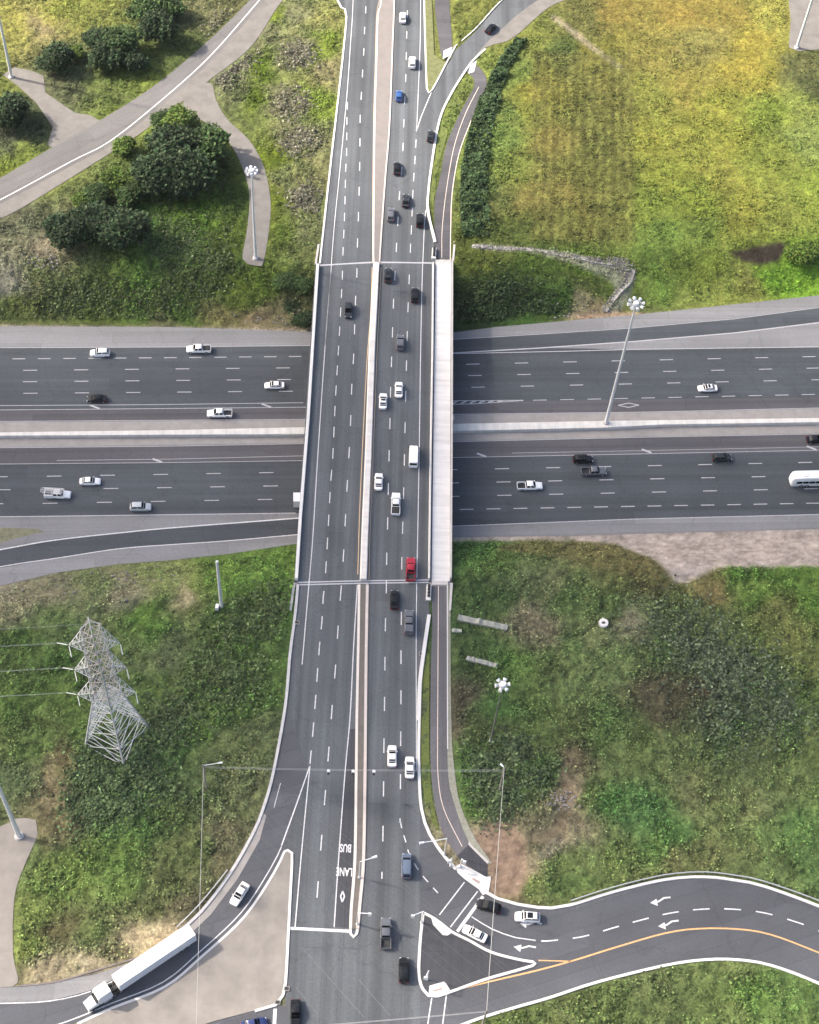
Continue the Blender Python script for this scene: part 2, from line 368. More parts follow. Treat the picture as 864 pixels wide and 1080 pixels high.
# dark brown-grey inner shoulders
sheet('inner_shoulder_road', px([(-420, 437), (0, 433), (330, 430.5), (476, 424), (530, 424), (864, 419), (1200, 411)], HZ) + px([(1200, 422.6), (864, 430), (670, 434.5), (476, 437), (330, 442.2), (0, 444.6), (-420, 449.5)], HZ), zh + .028, M_asph_sh, mask=False)
sheet('inner_shoulder_road', px([(-420, 479.5), (0, 472.8), (320, 468.4), (475, 466.5), (864, 458.3), (1200, 449.5)], HZ) + px([(1200, 469), (864, 475), (670, 479), (476, 482.5), (320, 486), (0, 489.5), (-420, 495)], HZ), zh + .028, M_asph_sh, mask=False)
# concrete gutter strips beside the median wall
sheet('median_pavement', px([(-420, 451), (0, 445.6), (330, 443.2), (476, 438), (670, 435.6), (864, 431.2), (1200, 424)], HZ) + px([(1200, 448.7), (864, 457), (670, 460.8), (475, 465.3), (320, 467.2), (0, 471.6), (-420, 478)], HZ), zh + .030, M_conc_grey, mask=False)
sheet('grass_verge', px([(-100, 552), (0, 556.5), (40, 558), (47, 561), (20, 567), (0, 573), (-100, 588)], HZ), zh + .034, attr_mat('verge_dirt', 'none') if False else mat('verge_grass', (0.16, 0.16, 0.10), 0.95, var=0.4, scale=0.8), mask=False)

zl = zh + .045
def H(pts): return px(pts, HZ)
def mark(parent, fn, m, name='lane_marking'):
    mb = MB(); fn(mb); return mb.build(name, m, parent)
LW = 0.20
def f(mb):
    strip(mb, H([(-420, 371.5), (-100, 367.8), (0, 367), (180, 366.2), (330, 364.6)]), .15, zl)
    strip(mb, H([(-420, 432), (0, 428), (160, 427), (320, 424.9)]), .16, zl); strip(mb, H([(-420, 437), (0, 432.6), (160, 431.2), (325, 429.6)]), .16, zl)
    strip(mb, H([(-420, 449.6), (0, 444.6), (330, 442.3)]), .14, zl)
    # short dashes of the exit lane, left and right
    dashes(mb, H([(-100, 379.3), (0, 378.8), (160, 377.6), (326, 376.0)]), .22, zl, 3.0, 6.0, 1.2)
    for y0, y1, ph in ((391.0, 388.0, 1.5), (403.0, 400.3, 1.2), (415.2, 412.7, 1.0)):
        dashes(mb, H([(-200, y0 + 1.5), (4, y0), (320, y1)]), .22, zl, 3.3, 12.0, ph)
    strip(mb, H([(476, 373.2), (600, 370.6), (664, 368.7), (864, 366), (1200, 361)]), .22, zl)
    strip(mb, H([(476, 372.6), (570, 367.2), (670, 360.2), (776, 351.2), (864, 340.4), (1200, 296.5)]), .32, zl)
    strip(mb, H([(476, 358.3), (570, 352.6), (664, 346.5), (775, 336.5), (864, 324.5), (1200, 278.5)]), .15, zl)
    for a, b, c, ph in ((385.0, 381.0, 377.0, 10.4), (397.0, 393.4, 389.2, 10.9), (409.4, 405.6, 401.6, 11.6)):
        dashes(mb, H([(464, a), (640, b), (822, c), (1100, c - 6)]), .22, zl, 3.3, 12.0, ph - 4)
    strip(mb, H([(476, 422.8), (552, 422.3)]), .2, zl); strip(mb, H([(476, 426.6), (500, 426.2), (552, 422.6)]), .2, zl)
    for k in range(6):
        x = 477 + k * 9.5; strip(mb, H([(x, 426.2 - k * .45), (x + 6, 422.8)]), .4, zl)
    dashes(mb, H([(558, 422.4), (640, 420.8), (864, 416)]), .2, zl, 3.3, 6.6, 1)
    strip(mb, H([(476, 437.2), (670, 434.9), (864, 430.4), (1200, 422.6)]), .14, zl)
    for x, y in ((96, 429.0), (277, 427.6)): strip(mb, H([(x - 1, y - 1.5), (x + 9, y + 2.2)]), .45, zl + .004)
    strip(mb, H([(652, 427.7), (663, 425.3), (674, 427.4)]), .22, zl); strip(mb, H([(652, 427.7), (663, 429.9), (674, 427.4)]), .22, zl)
mark(hwN, f, M_paint_worn)
def f(mb):
    strip(mb, H([(-420, 495), (0, 489.6), (180, 488), (326, 485.9)]), .14, zl); strip(mb, H([(60, 485.8), (180, 484.4), (326, 480.8)]), .12, zl)
    strip(mb, H([(-420, 479.3), (0, 472.5), (180, 470.8), (325, 468)]), .13, zl); strip(mb, H([(476, 466.2), (670, 461.6), (864, 457.9), (1200, 449.2)]), .13, zl)
    for pts, ph in (([(-200, 505), (50, 502.5), (320, 498.0)], 4.4), ([(-200, 518), (50, 516.4), (320, 512.2)], 4.8), ([(-200, 533), (40, 531.2), (300, 526.6)], 2.9)):
        dashes(mb, H(pts), .22, zl, 3.3, 12.0, ph)
    strip(mb, H([(-420, 548), (0, 545.2), (100, 544), (200, 542.7), (312, 541.3)]), .2, zl)
    strip(mb, H([(476, 482.8), (670, 479), (864, 475), (1200, 469)]), .14, zl); strip(mb, H([(540, 478), (700, 475), (864, 471.4)]), .1, zl)
    for pts, ph in (([(476, 495.6), (635, 492.4), (864, 487.6), (1200, 480)], 10.2), ([(476, 509.6), (690, 505.2), (864, 501.6), (1200, 495)], 10.5), ([(476, 523.8), (690, 519.2), (864, 515.4), (1200, 508)], 10.6)):
        dashes(mb, H(pts), .24, zl, 3.3, 12.0, ph)
    dashes(mb, H([(480, 537.6), (635, 534.8), (864, 530.8), (1200, 525)]), .24, zl, 3.2, 6.2, 1.0)
    strip(mb, H([(476, 555.2), (670, 547.6), (864, 542.7), (1200, 533)]), .2, zl)
    for x, y in ((36 + 130, 485.8), (508, 480), (682, 475.8), (856, 472.6)): strip(mb, H([(x - 5, y - 1.7), (x + 5, y + 1.9)]), .5, zl + .004)
mark(hwS, f, M_paint_worn)
def f(mb):
    strip(mb, smooth_line(H([(-100, 598), (0, 580), (58, 569.8), (133, 561.5), (180, 557), (316, 546.5)])), .28, zl)
    strip(mb, smooth_line(H([(-100, 618), (0, 598), (62.5, 588.5), (125, 579), (180, 574.6), (237, 570.8), (314, 564)])), .2, zl)
mark(rampS, f, M_paint)

# ------------------------------------------------------------------ arterial road and its ramps, on the fields' level
zr = 0.06
J1, J2 = (337, 279.5), (313.5, 615.0)                       # deck joints on the west side
J1e, J2e = (478, 275.5), (476.5, 614.5)
art_N = px([(340, -150), (350, -30), (356, 0), (365.6, 15.6), (362, 57), (356, 111), (349, 172), (340.4, 250), (337, 279), (459, 276.4), (459, 272), (457.6, 250), (451, 219),
            (450.5, 198), (453, 172), (465, 120), (470, 95), (452, 60), (448, 30), (447, 0), (446, -150)])
artN = sheet('north_arterial_road', art_N, zr, M_asph)
art_S = px([(314, 615), (311, 652), (306, 690), (301, 745), (289, 812), (280, 846), (290, 880), (302, 930), (305, 969), (300, 1080), (290, 1300),
            (468, 1300), (455, 1080), (445, 1040), (446, 968), (485, 940), (481, 918), (471, 906), (453.5, 880.5), (444.6, 853), (442, 812), (441.5, 750), (443.7, 712), (449.4, 671), (453, 649), (452, 627), (453, 614)])
artS = sheet('south_arterial_road', art_S, zr, M_asph)
SWl = [(301, 745), (289, 812), (280, 846), (268, 877), (243, 921), (212, 962), (189, 982), (143.6, 1012.7), (100, 1027), (23, 1040), (0, 1041.5), (-120, 1050), (-400, 1060)]
SWr = [(326, 812), (315, 850), (300, 898), (289, 921), (258, 967), (212, 1010), (174, 1041), (118, 1063.6), (80, 1079), (0, 1110), (-120, 1135), (-400, 1150)]
swramp = sheet('southwest_ramp_road', pl(SWl) + pl(SWr)[::-1], zr + .004, M_asph_ramp)
sheet('cross_street_road', px([(304, 1061), (291, 1060.5), (269, 1066), (227, 1077), (150, 1100), (60, 1135), (60, 1300), (300, 1300)]), zr + .005, M_asph_ramp)
SEu = [(443, 848), (453.5, 880.5), (471, 906), (490, 926), (513.5, 941.7), (525, 948), (546, 954), (566.7, 957), (580, 958), (602, 954.6), (648, 940.5), (701, 928), (743, 925), (778, 929), (806, 935), (864, 956), (950, 992), (1100, 1060)]
SEl = [(443, 1120), (470, 1090), (508, 1073), (546, 1061.5), (580, 1052), (630, 1035.5), (701, 1018), (743, 1012), (778, 1012), (813.5, 1018), (864, 1037), (950, 1078), (1100, 1150)]
seramp = sheet('southeast_ramp_road', pl(SEu) + pl(SEl)[::-1], zr + .004, M_asph_ramp)
NEl = [(440, 140), (455, 97), (474, 61), (502, 33), (532, 0), (565, -25), (660, -70)]
NEr = [(451, 219), (454.7, 178), (463.6, 127), (476, 99), (491.6, 74), (509, 50), (532, 28), (563, 3), (600, -15), (690, -50)]
neramp = sheet('northeast_ramp_road', pl(NEl) + pl(NEr)[::-1], zr + .004, M_asph)
sheet('ramp_shoulder', pl([(491.6, 74), (511, 51), (530, 45), (544, 38), (579, 8), (610, -5), (690, -38)]) + pl([(690, -50), (600, -15), (563, 3), (532, 28), (509, 50), (491.6, 74)]), zr + .002, M_gravel_b)
NWl = [(-200, 280), (-40, 206), (0, 188), (51, 158), (109, 125), (165, 89), (220, 43), (262, 2), (300, -40), (380, -140)]
NWr = [(-200, 320), (-40, 250), (0, 230), (22, 220), (122, 158), (163, 130), (219, 86), (264, 50), (297, 2), (335, -40), (410, -140)]
nwramp = sheet('northwest_ramp_road', pl(NWl) + pl(NWr)[::-1], zr, M_asph_old)
NWc = [(-200, 299), (-40, 228), (0, 211), (76, 170), (114.5, 150), (163, 112), (220, 61), (274, 0), (310, -40), (385, -140)]
sheet('ramp_shoulder', pl([(x + 3, y + 3) for x, y in NWc]) + pl(NWr)[::-1], zr + .004, M_gravel_b)
mark(nwramp, lambda mb: strip(mb, pl(NWc), .3, zr + .012), M_paint)

# gravel tracks, footpaths
sheet('gravel_track', pl([(190, 120), (200, 95), (222, 88), (228, 106), (240, 126), (262, 147), (276, 170), (283, 195), (285.7, 222), (281, 262), (276, 281), (268, 280), (256, 273), (261, 240), (263, 205), (256, 178), (243, 152), (222, 132), (205, 126), (190, 132)], 0, 1.5), zr - .008, M_gravel_b)
sheet('gravel_track', px([(3, 79), (15, 71), (34, 75), (46, 80), (48, 98), (79, 119), (96, 122), (106, 128), (80, 147), (62, 158), (50, 153), (56, 134), (38, 108), (18, 90)]), zr - .008, M_gravel_b)
sheet('gravel_track', px([(826, -60), (832, 2), (834, 22), (832, 50), (842, 54), (866, 52), (930, 40), (950, -60)]), zr - .008, M_gravel_b)
sheet('gravel_track', pl([(-60, 880), (0, 872), (15.6, 863.5), (38, 865), (40, 880), (28, 908), (15.6, 945), (14, 1007), (19, 1036), (0, 1042), (-60, 1046)], 0, 1.5), zr - .008, M_gravel)
M_path = road_mat('footpath_asphalt', (0.115, 0.112, 0.118), ART, .1, .1, .1)
PATH_L = [(455, 617), (456, 660), (455, 690), (454, 750), (454.5, 810), (459, 850), (467, 879), (481, 901), (494, 915)]
PATH_R = [(471.7, 617), (471.7, 690), (472, 760), (472.5, 817), (478, 845), (494, 887), (510, 905)]
path = sheet('asphalt_footpath', pl(PATH_L) + pl(PATH_R)[::-1], zr - .004, M_path)
sheet('gravel_verge', pl([(471.9, 617), (472, 760), (472.7, 817), (478.2, 845), (494.2, 887), (514, 911), (519, 911), (501, 884), (486, 850), (480, 817), (476, 760), (475, 617)]), zr - .010, mat('verge_gravel', (0.24, 0.24, 0.19), 0.95, var=0.3, scale=1.5))
mark(path, lambda mb: strip(mb, pl([(462.5, 618), (462, 700), (461.6, 780), (462.2, 820), (468, 853), (487.5, 893)]), .14, zr + .004), M_yel_pale)
PU_L = [(459, 272), (458.5, 215), (463.6, 190), (471, 153), (484, 122), (499, 94), (502, 86)]
PU_R = [(475, 275), (475.5, 240), (477, 204), (484, 163), (497, 127), (511, 99), (514, 88)]
path2 = sheet('asphalt_footpath', pl(PU_L) + pl(PU_R)[::-1], zr - .004, M_asph_sh)
sheet('asphalt_footpath', pl([(499, 95), (500, 84), (493, 76), (493, 68), (503, 69), (512, 80), (514, 92)], 0, 1), zr - .002, M_asph_sh)
sheet('asphalt_footpath', pl([(458.5, -60), (458.5, 0), (462, 35), (467, 62), (476, 62), (477, 45), (474, 0), (474, -60)]), zr - .004, M_asph_sh)
mark(path2, lambda mb: (strip(mb, pl([(466, 272), (466.5, 241), (471, 200), (479, 155), (491, 120), (505, 92)]), .14, zr + .004), strip(mb, pl([(475, 275), (475.5, 240), (477, 204), (484, 163), (497, 127)]), .22, zr + .004)), M_yel_pale)
apron = sheet('dark_asphalt_apron', px([(482, 903), (494, 891), (514, 911), (514, 926.5), (490, 911)]), zr + .010, M_asph_dark)
sheet('concrete_verge', px([(494.5, 887.5), (499, 893), (516, 909), (514, 911), (494, 891)]), zr + .006, M_conc)
# concrete shoulder of the southwest ramp
sheet('concrete_shoulder', px([(277, 857), (281, 860), (274, 886), (250, 928), (222, 965), (202, 984), (178, 998), (183, 988), (212, 963), (243, 922), (266, 882)]), zr + .010, M_conc_grey)
sheet('concrete_shoulder', px([(-200, 1049), (0, 1042), (23, 1041), (100, 1028), (150, 1011), (178, 998), (140, 1022), (98, 1044), (52, 1056), (0, 1059), (-200, 1068)]), zr + .009, M_shoulder)
# pale earth of the island between ramp and road
isl = sheet('traffic_island', px([(300, 897), (305, 899), (308, 902), (307, 938), (304.8, 979), (301.5, 1037), (298, 1052), (291, 1060), (269, 1066), (227, 1077), (150, 1100), (82, 1082), (118, 1064), (174, 1041.5), (212, 1010.5), (258, 967.5), (289, 921.5)]), zr + .008, M_gravel, thick=.12)
isl2 = sheet('traffic_island', px([(446.5, 962), (441.8, 1021), (443, 1035), (451, 1050.5), (469, 1048.5), (511, 1033.5), (540.5, 1025), (563, 1018), (547, 1012.3), (518, 1004.5), (495, 992.3), (477, 983.3), (454.6, 967)]), zr + .008, M_asph_dark, thick=.12)
isl3 = sheet('traffic_island', px([(448, -60), (447.5, 0), (449, 52), (450.5, 93), (452.4, 98.5), (455, 96), (474, 60.5), (479, 50), (476, 62), (468, 66), (458, 58), (455.5, 0), (456, -60)]), zr + .008, mat('island_grass', (0.13, 0.14, 0.055), 0.95, var=0.35, scale=1.0), thick=.12)

# ------------------------------------------------------------------ kerbs: raised concrete edges
def kerb(line, w=.45, h=.16, m=None, parent=None, name='kerb', z0=0.0):
    mb = MB(); bar(mb, line, w, z0, zr + h, taper=.06); o = mb.build(name, m or M_conc_new, parent)
    if not parent: o['kind'] = 'structure'
    return o
kerb(pl([(350, -60), (356, 0), (364, 10), (365.6, 18), (362, 57), (356, 111), (349, 172), (340.4, 250), (337.5, 278)]), .5)
kerb(pl([(314.3, 617), (311, 652), (306, 690), (301, 745), (289, 812), (280, 846), (268, 877), (243, 921), (212, 962), (189, 982), (160, 1003)]), .62, .2, mat('kerb_concrete', (0.46, 0.45, 0.44), .85, var=.12, scale=1))
kerb(pl([(442.5, 756), (441.8, 780), (442, 812), (444.6, 853), (453.5, 880.5), (471, 906), (481, 917)]), .6)
kerb(pl([(513.5, 941.7), (525, 948), (546, 954), (566.7, 957.3), (582, 958), (602, 954.6), (648, 940.5), (701, 928), (743, 925), (778, 929), (806, 935), (864, 956), (950, 992)]), .6)
kerb(pl([(485, 1082), (508, 1073.5), (546, 1062), (580, 1052.3), (630, 1036), (701, 1018.5), (743, 1012.5), (778, 1012.5), (813.5, 1018.5), (864, 1037.5), (950, 1078)]), .55)
kerb(pl([(451, 222), (451.2, 210), (454.7, 178), (463.6, 127), (476, 99), (491.6, 74), (500, 63), (512, 52)]), .6)
kerb(pl([(451, 219), (453, 232), (457.6, 250), (459, 256)]), .7, .3)
kerb(pl([(447.5, -60), (447.5, 0), (448.8, 52), (450.3, 93), (452.4, 98.5), (456, 95), (474.5, 60), (480, 50)]), .45)
kerb(pl([(479, 50), (502, 30), (530, 0), (560, -20)]), .35)
kerb(pl([(300, 898.5), (303.5, 897), (308, 900), (308, 912), (306.5, 940), (304.5, 979), (301.3, 1037), (298.5, 1050), (291, 1060), (269, 1066.5)]), .55, parent=None)
kerb(pl([(300, 898.5), (289, 921), (258, 967), (212, 1010), (174, 1041), (118, 1063.6), (82, 1080)]), .5)
for q in ([(446.5, 963), (443.5, 990), (441.8, 1021), (443, 1035), (446.5, 1044), (452, 1050.3), (460, 1050.8), (469, 1048.5), (511, 1033.5), (540.5, 1025), (562, 1018.6), (564.5, 1016.5), (562, 1014.8), (547, 1012.3), (518, 1004.5), (495, 992.3), (477, 983.3), (465, 974), (454.6, 967), (446.5, 963)],):
    kerb(pl(q, 0, .8), .55, .17)
# corner ramps of pale concrete
def pad(pts, z=zr + .19):
    sheet('concrete_kerb_ramp', px(pts), z, M_conc_new)
pad([(480, 914), (486, 911), (500, 918), (513, 925), (518, 924), (517, 932), (515, 942), (509, 944), (505, 938), (491, 928), (483, 921)], zr + .03)
pad([(455, 969), (459, 968), (469, 977), (478, 983), (472, 987), (467, 986.5), (457, 976)], zr + .135)
pad([(452, 1049.5), (453, 1040), (468, 1035.5), (471, 1038), (475, 1045.5), (460, 1050.3)], zr + .135)
pad([(494, 78), (496, 69), (503, 64), (500, 76)], zr + .03)
pad([(467, 63), (468, 54), (477, 50), (476, 58)], zr + .14)
for q in ([(461, 972), (463, 971), (471, 978), (470, 980.5)], [(457, 1046.5), (457, 1044.5), (466, 1042), (467, 1044)], [(497, 927), (500, 926), (507, 930.5), (505, 932.5)]):
    sheet('tactile_paving', px(q), zr + .142 if q[0][1] != 927 else zr + .036, mat('tactile_plate', (0.32, 0.24, 0.21), .8))

# ------------------------------------------------------------------ median of the arterial road
def median(name, wl, el, m, h=.13):
    return sheet(name, pl(wl) + pl(el)[::-1], zr + .008, m, thick=h)
MNw = [(403, -60), (402, 0), (398.6, 17), (397, 69), (395.2, 130), (394, 250), (394.2, 277)]
MNe = [(417, -60), (416, 0), (414, 52), (411, 130), (406.4, 189), (402, 250), (400.3, 277)]
median('median_strip', MNw, MNe, mat('median_concrete', (0.19, 0.172, 0.16), .9, var=.12, scale=.5))
kerb(pl(MNw), .42, .17, M_conc_new); kerb(pl(MNe), .42, .17, mat('kerb_warm', (0.52, 0.46, 0.42), .85, var=.1, scale=1))
MSw = [(379, 617), (378, 680), (376.5, 756), (375.8, 820), (374.5, 906), (370.5, 960), (369.8, 980)]
MSe = [(387.5, 617), (386.3, 680), (385.6, 756), (385, 820), (383.5, 906), (380, 950), (377.2, 980)]
median('median_strip', MSw, MSe, mat('median_paving', (0.13, 0.115, 0.10), .9, var=.2, scale=.6))
kerb(pl(MSw), .55, .18, mat('kerb_cream', (0.60, 0.56, 0.50), .85, var=.1, scale=1)); kerb(pl(MSe), .62, .18, mat('kerb_warm', (0.52, 0.46, 0.42)))
kerb(pl([(369.8, 979), (370, 985), (373, 988.5), (376.3, 985), (377.2, 979)], 0, .5), .5, .18)
sheet('bus_lane_road', px([(367.3, 769), (375, 769), (374, 850), (372.5, 906), (368, 979), (353.3, 978), (357.6, 906), (363, 820)]), zr + .009, M_asph_dark)

# painted lines of the arterial road; z of the bridge deck is the same
zm = zr + .016
B1 = [(378.0, 240), (377, 262), (376.5, 290), (375, 318), (374, 348.5), (373, 377), (371, 409.5), (370, 441.6), (368.5, 474.6), (366.4, 509.5), (364.5, 545), (362.6, 582), (360, 620), (357, 657), (354.4, 698), (350.9, 739.6), (347.7, 781), (344, 827), (340.2, 873), (336.4, 921), (332.3, 973)]
def f(mb):
    strip(mb, pl([(372.5, -60), (372.5, 0), (369.5, 50), (367, 87), (364.2, 120), (357.5, 190), (352.5, 240), (348, 300), (343, 365)]), .17, zm)
    dashes(mb, pl([(366.6, 108), (366, 125), (365.6, 163), (364.7, 179), (363.9, 215), (363, 240), (362, 262), (361.4, 279)], 0, 3), .2, zm, 3, 6, 0)
    dashes(mb, pl([(386.5, -60), (386, 7), (384.7, 30), (384, 51), (382.6, 74), (381.5, 96), (380, 120), (379.8, 144), (379.5, 170), (379, 195), (378, 233), (377, 262), (376.8, 277)], 0, 3), .22, zm, 3.2, 9.2, 2)
    dashes(mb, pl([(430.5, -60), (430, 0), (429, 40), (428, 85), (426.7, 111), (425.8, 135), (425, 159), (423.4, 184), (421, 210), (419.4, 240), (418, 264), (417.6, 276)], 0, 3), .22, zm, 3.2, 9.2, 4)
    dashes(mb, pl([(439.7, 130), (438.9, 148), (437.6, 172), (436, 195), (434, 241), (433, 261), (432.4, 276)], 0, 3), .2, zm, 3.2, 6.4, 0)
    strip(mb, pl([(443.9, -60), (443.7, 0), (443, 52), (439.7, 133)]), .17, zm)
    strip(mb, pl([(440.2, 136), (444, 124), (455, 97.5)]), .22, zm)
    strip(mb, pl([(449, 222), (447.6, 240), (446, 277)]), .18, zm)
mark(artN, f, M_paint)
def f(mb):
    strip(mb, pl([(326.3, 612), (323, 650), (318.7, 701)]), .2, zm)
    dashes(mb, pl([(343, 613), (341, 630), (339.6, 656), (337, 682), (335, 708), (333, 736), (330.5, 768), (327, 806)], 0, 3), .22, zm, 3.2, 6.2, 2.5)
    dashes(mb, pl([(360.3, 616)] + B1[13:-1] + [(332, 978)], 0, 3), .22, zm, 3.2, 9.3, 1.0)
    strip(mb, pl([(377, 617), (373, 683), (369.3, 756), (364, 815), (357.2, 906), (352.5, 978)]), .2, zm)
    strip(mb, pl([(327, 808), (323.5, 843), (317.5, 906), (311.3, 978)]), .2, zm); strip(mb, pl([(326.5, 809), (314, 845), (297, 892)]), .24, zm)
    strip(mb, px([(304.2, 979), (371, 982.4)]), .55, zm + .004); strip(mb, px([(290.3, 1064), (289.4, 1082)]), .62, zm + .004)
    dashes(mb, pl([(408, 600), (407.5, 623), (406.5, 662), (406, 703), (405.6, 744), (405, 787.5), (404.6, 832), (404, 878), (402.8, 927)], 0, 3), .22, zm, 3.2, 9.3, 3)
    dashes(mb, pl([(423.6, 620), (423.3, 662), (423, 688), (423, 729), (422.7, 772), (422.5, 817), (422, 868)], 0, 3), .22, zm, 3.2, 9.3, 6)
    dashes(mb, pl([(422.2, 866), (424, 875), (427.5, 886), (431, 899), (436.5, 910), (443.7, 921), (452, 931), (462, 942)], 0, 1), .22, zm, 1.5, 3.0, 0)
    strip(mb, pl([(439.6, 613), (439, 683), (439.2, 750), (439.3, 812)]), .16, zm)
    strip(mb, pl([(296, 826), (289, 852)]), .12, zm)
    strip(mb, px([(490, 930.5), (463.5, 965)]), .22, zm); strip(mb, px([(504, 940), (475, 978)]), .22, zm); strip(mb, px([(509.5, 945.5), (482.5, 982.5)]), .6, zm)
    strip(mb, px([(455.5, 1052.5), (450, 1088)]), .22, zm); strip(mb, px([(470.8, 1050), (466, 1088)]), .22, zm)
mark(artS, f, M_paint)
def f(mb):
    strip(mb, pl([(497.5, 967), (519, 980), (544, 989), (565, 992)]), .2, zm)
    dashes(mb, pl([(569, 992.6), (577.6, 992.6), (614.6, 988), (646, 979), (678, 970), (709.6, 962.7), (741, 959), (773, 959), (806.5, 963), (838, 972), (864, 982), (950, 1020)], 0, 1.5), .24, zm, 3.2, 6.0, .3)
    for x, y in ((695.6, 951.3), (704, 976), (558, 975.5), (552, 1000.5)):
        o = P(x, y); d = (P(x - 10, y - (0 if x > 600 else 3)) - o).normalized(); n = Vector((-d.y, d.x, 0))
        def q(a, b): return o + d * a + n * b
        strip(mb, [q(-2.2, -.9), q(-.9, -.75), q(0.1, -.1), q(.9, .1)], .32, zm)
        mb.sheet([q(.4, .8), q(.5, -.6), q(1.8, .2)], zm + .001)
mark(seramp, f, M_paint)
def f(mb):
    strip(mb, pl([(472, 1046.5), (520, 1034.5), (563, 1024.5), (602, 1014), (651.5, 998.6), (701, 984.5), (736, 979.6), (778, 980), (813.5, 986), (864, 1005), (950, 1040)]), .3, zm)
    strip(mb, pl([(568, 1013), (585, 1013.5), (602, 1014)]), .22, zm)
mark(seramp, f, M_yel, 'centre_line')
mark(artS, lambda mb: strip(mb, pl([(389, 617), (387.9, 680), (387, 756), (386.4, 820), (385, 906), (381.4, 950)]), .13, zm), mat('edge_yellow', (.55, .40, .24), .7, var=.2, scale=2), 'yellow_line')
mark(artN, lambda mb: strip(mb, pl([(393.0, 277), (393.0, 250), (394.0, 130), (395.8, 69), (397.2, 17), (400.5, 0)]), .12, zm), MATS['edge_yellow'], 'yellow_line')
def f(mb):
    strip(mb, pl([(x + 2.5, y + 1.5) for x, y in [(300, 901), (289, 921), (258, 967), (212, 1010), (174, 1041), (118, 1063.6), (70, 1082)]][:0] + [(297, 893), (286, 915), (255, 962), (209, 1005.5), (172, 1036), (116, 1059), (72, 1077), (0, 1100)]), .2, zm)
    strip(mb, pl([(0, 1058.5), (52, 1056), (98, 1045), (140, 1023), (178, 999), (202, 985)]), .16, zm)
mark(swramp, f, M_paint)

mark(artS, lambda mb: (strip(mb, px([(319, 1000), (360, 1046), (384, 1073)]), .06, zm), strip(mb, px([(312, 1041), (335, 1070)]), .06, zm), strip(mb, px([(378, 1033), (412, 1072)]), .06, zm)), mat('ghost_paint', (.17, .17, .175), .8, var=.3, scale=2), 'faded_marking')
# BUS LANE lettering, read by drivers coming down the picture
def text_mesh(s, size):
    c = bpy.data.curves.new('t', 'FONT'); c.body = s; c.size = size; c.align_x = 'CENTER'; c.align_y = 'CENTER'; c.offset = 0.03
    o = bpy.data.objects.new('t', c); COL.objects.link(o); bpy.context.view_layer.update()
    me = bpy.data.meshes.new_from_object(o.evaluated_get(bpy.context.evaluated_depsgraph_get())); bpy.data.objects.remove(o); bpy.data.curves.remove(c)
    return me
for s, x, y, wx in (('BUS', 364.7, 894.3, 1.15), ('LANE', 363.3, 919.3, 1.15)):
    me = text_mesh(s, 1.3); me.materials.clear(); me.materials.append(M_paint)
    o = link('road_lettering', me, artS); p = P(x, y); o.location = (p.x, p.y, zm + .006)
    d = P(368, 979) - P(374.5, 850); o.rotation_euler = (0, 0, math.atan2(d.y, d.x) - math.pi / 2)
    o.scale = (.98, 1.75, 1)
mb = MB(); strip(mb, px([(361.5, 940), (359.3, 945.5), (361, 951.5)]), .28, zm + .006); strip(mb, px([(361.5, 940), (363.4, 945.5), (361, 951.5)]), .28, zm + .006)
mb.build('road_diamond', M_paint, artS)
# ------------------------------------------------------------------ overpass bridge
br = empty('overpass_bridge', (P(395, 445).x, P(395, 445).y, HZ)); tag(br, 'grey concrete overpass carrying the busy road over the highway, white sidewalk on its right', 'bridge')
def bpart(mb, name, m, parent=br, smooth=None):
    off = br.location; mb.v = [(v[0] - off.x, v[1] - off.y, v[2] - off.z) for v in mb.v]
    return mb.build(name, m, parent, smooth)
mb = MB(); mb.prism(px([(333, 279.8), (310.5, 614.8), (476.5, 614.5), (478, 276)]), -1.5, zr - .002)
deck = bpart(mb, 'deck', M_asph)
def sub_mark(fn, m, name='lane_marking'):
    mb = MB(); fn(mb); off = br.location; mb.v = [(v[0] - off.x, v[1] - off.y, v[2] - off.z) for v in mb.v]; return mb.build(name, m, deck)
def f(mb):
    strip(mb, pl([(349.8, 280), (348, 300), (343, 365), (335, 485), (330, 567), (326.3, 612)]), .18, zm)
    dashes(mb, pl([(361.4, 281), (361, 297), (360, 316), (357.8, 357), (354, 419), (351, 483), (349, 507), (345, 579), (343, 612)], 0, 3), .2, zm, 3.0, 6.1, 1.5)
    dashes(mb, pl([(376.6, 282)] + B1[2:13], 0, 3), .22, zm, 3.2, 9.25, .3)
    dashes(mb, pl([(417.4, 278), (416.5, 292), (415, 321.6), (414, 351), (413, 382), (412, 412), (411.4, 445), (410.5, 478), (409.7, 513), (409, 549), (408, 585), (407.6, 612)], 0, 3), .22, zm, 3.2, 9.25, 2.6)
    dashes(mb, pl([(432.3, 278), (431.6, 296), (430, 337), (429, 377), (428.4, 398), (427, 464), (426, 510), (424.8, 556), (424, 584), (423.7, 612)], 0, 3), .2, zm, 3.2, 9.25, 3.8)
    strip(mb, pl([(446, 278), (445.4, 292), (443.7, 370), (442, 490), (439.7, 610)]), .18, zm)
sub_mark(f, M_paint)
sub_mark(lambda mb: (strip(mb, pl([(392.6, 282), (391.0, 330), (386.6, 390), (380.2, 520), (377.4, 606)]), .16, zm), strip(mb, pl([(402.0, 282), (397.8, 370), (393.6, 480), (390.4, 560), (389.2, 612)]), .13, zm)), mat('edge_yellow', (.55, .40, .24), .7, var=.2, scale=2), 'yellow_line')
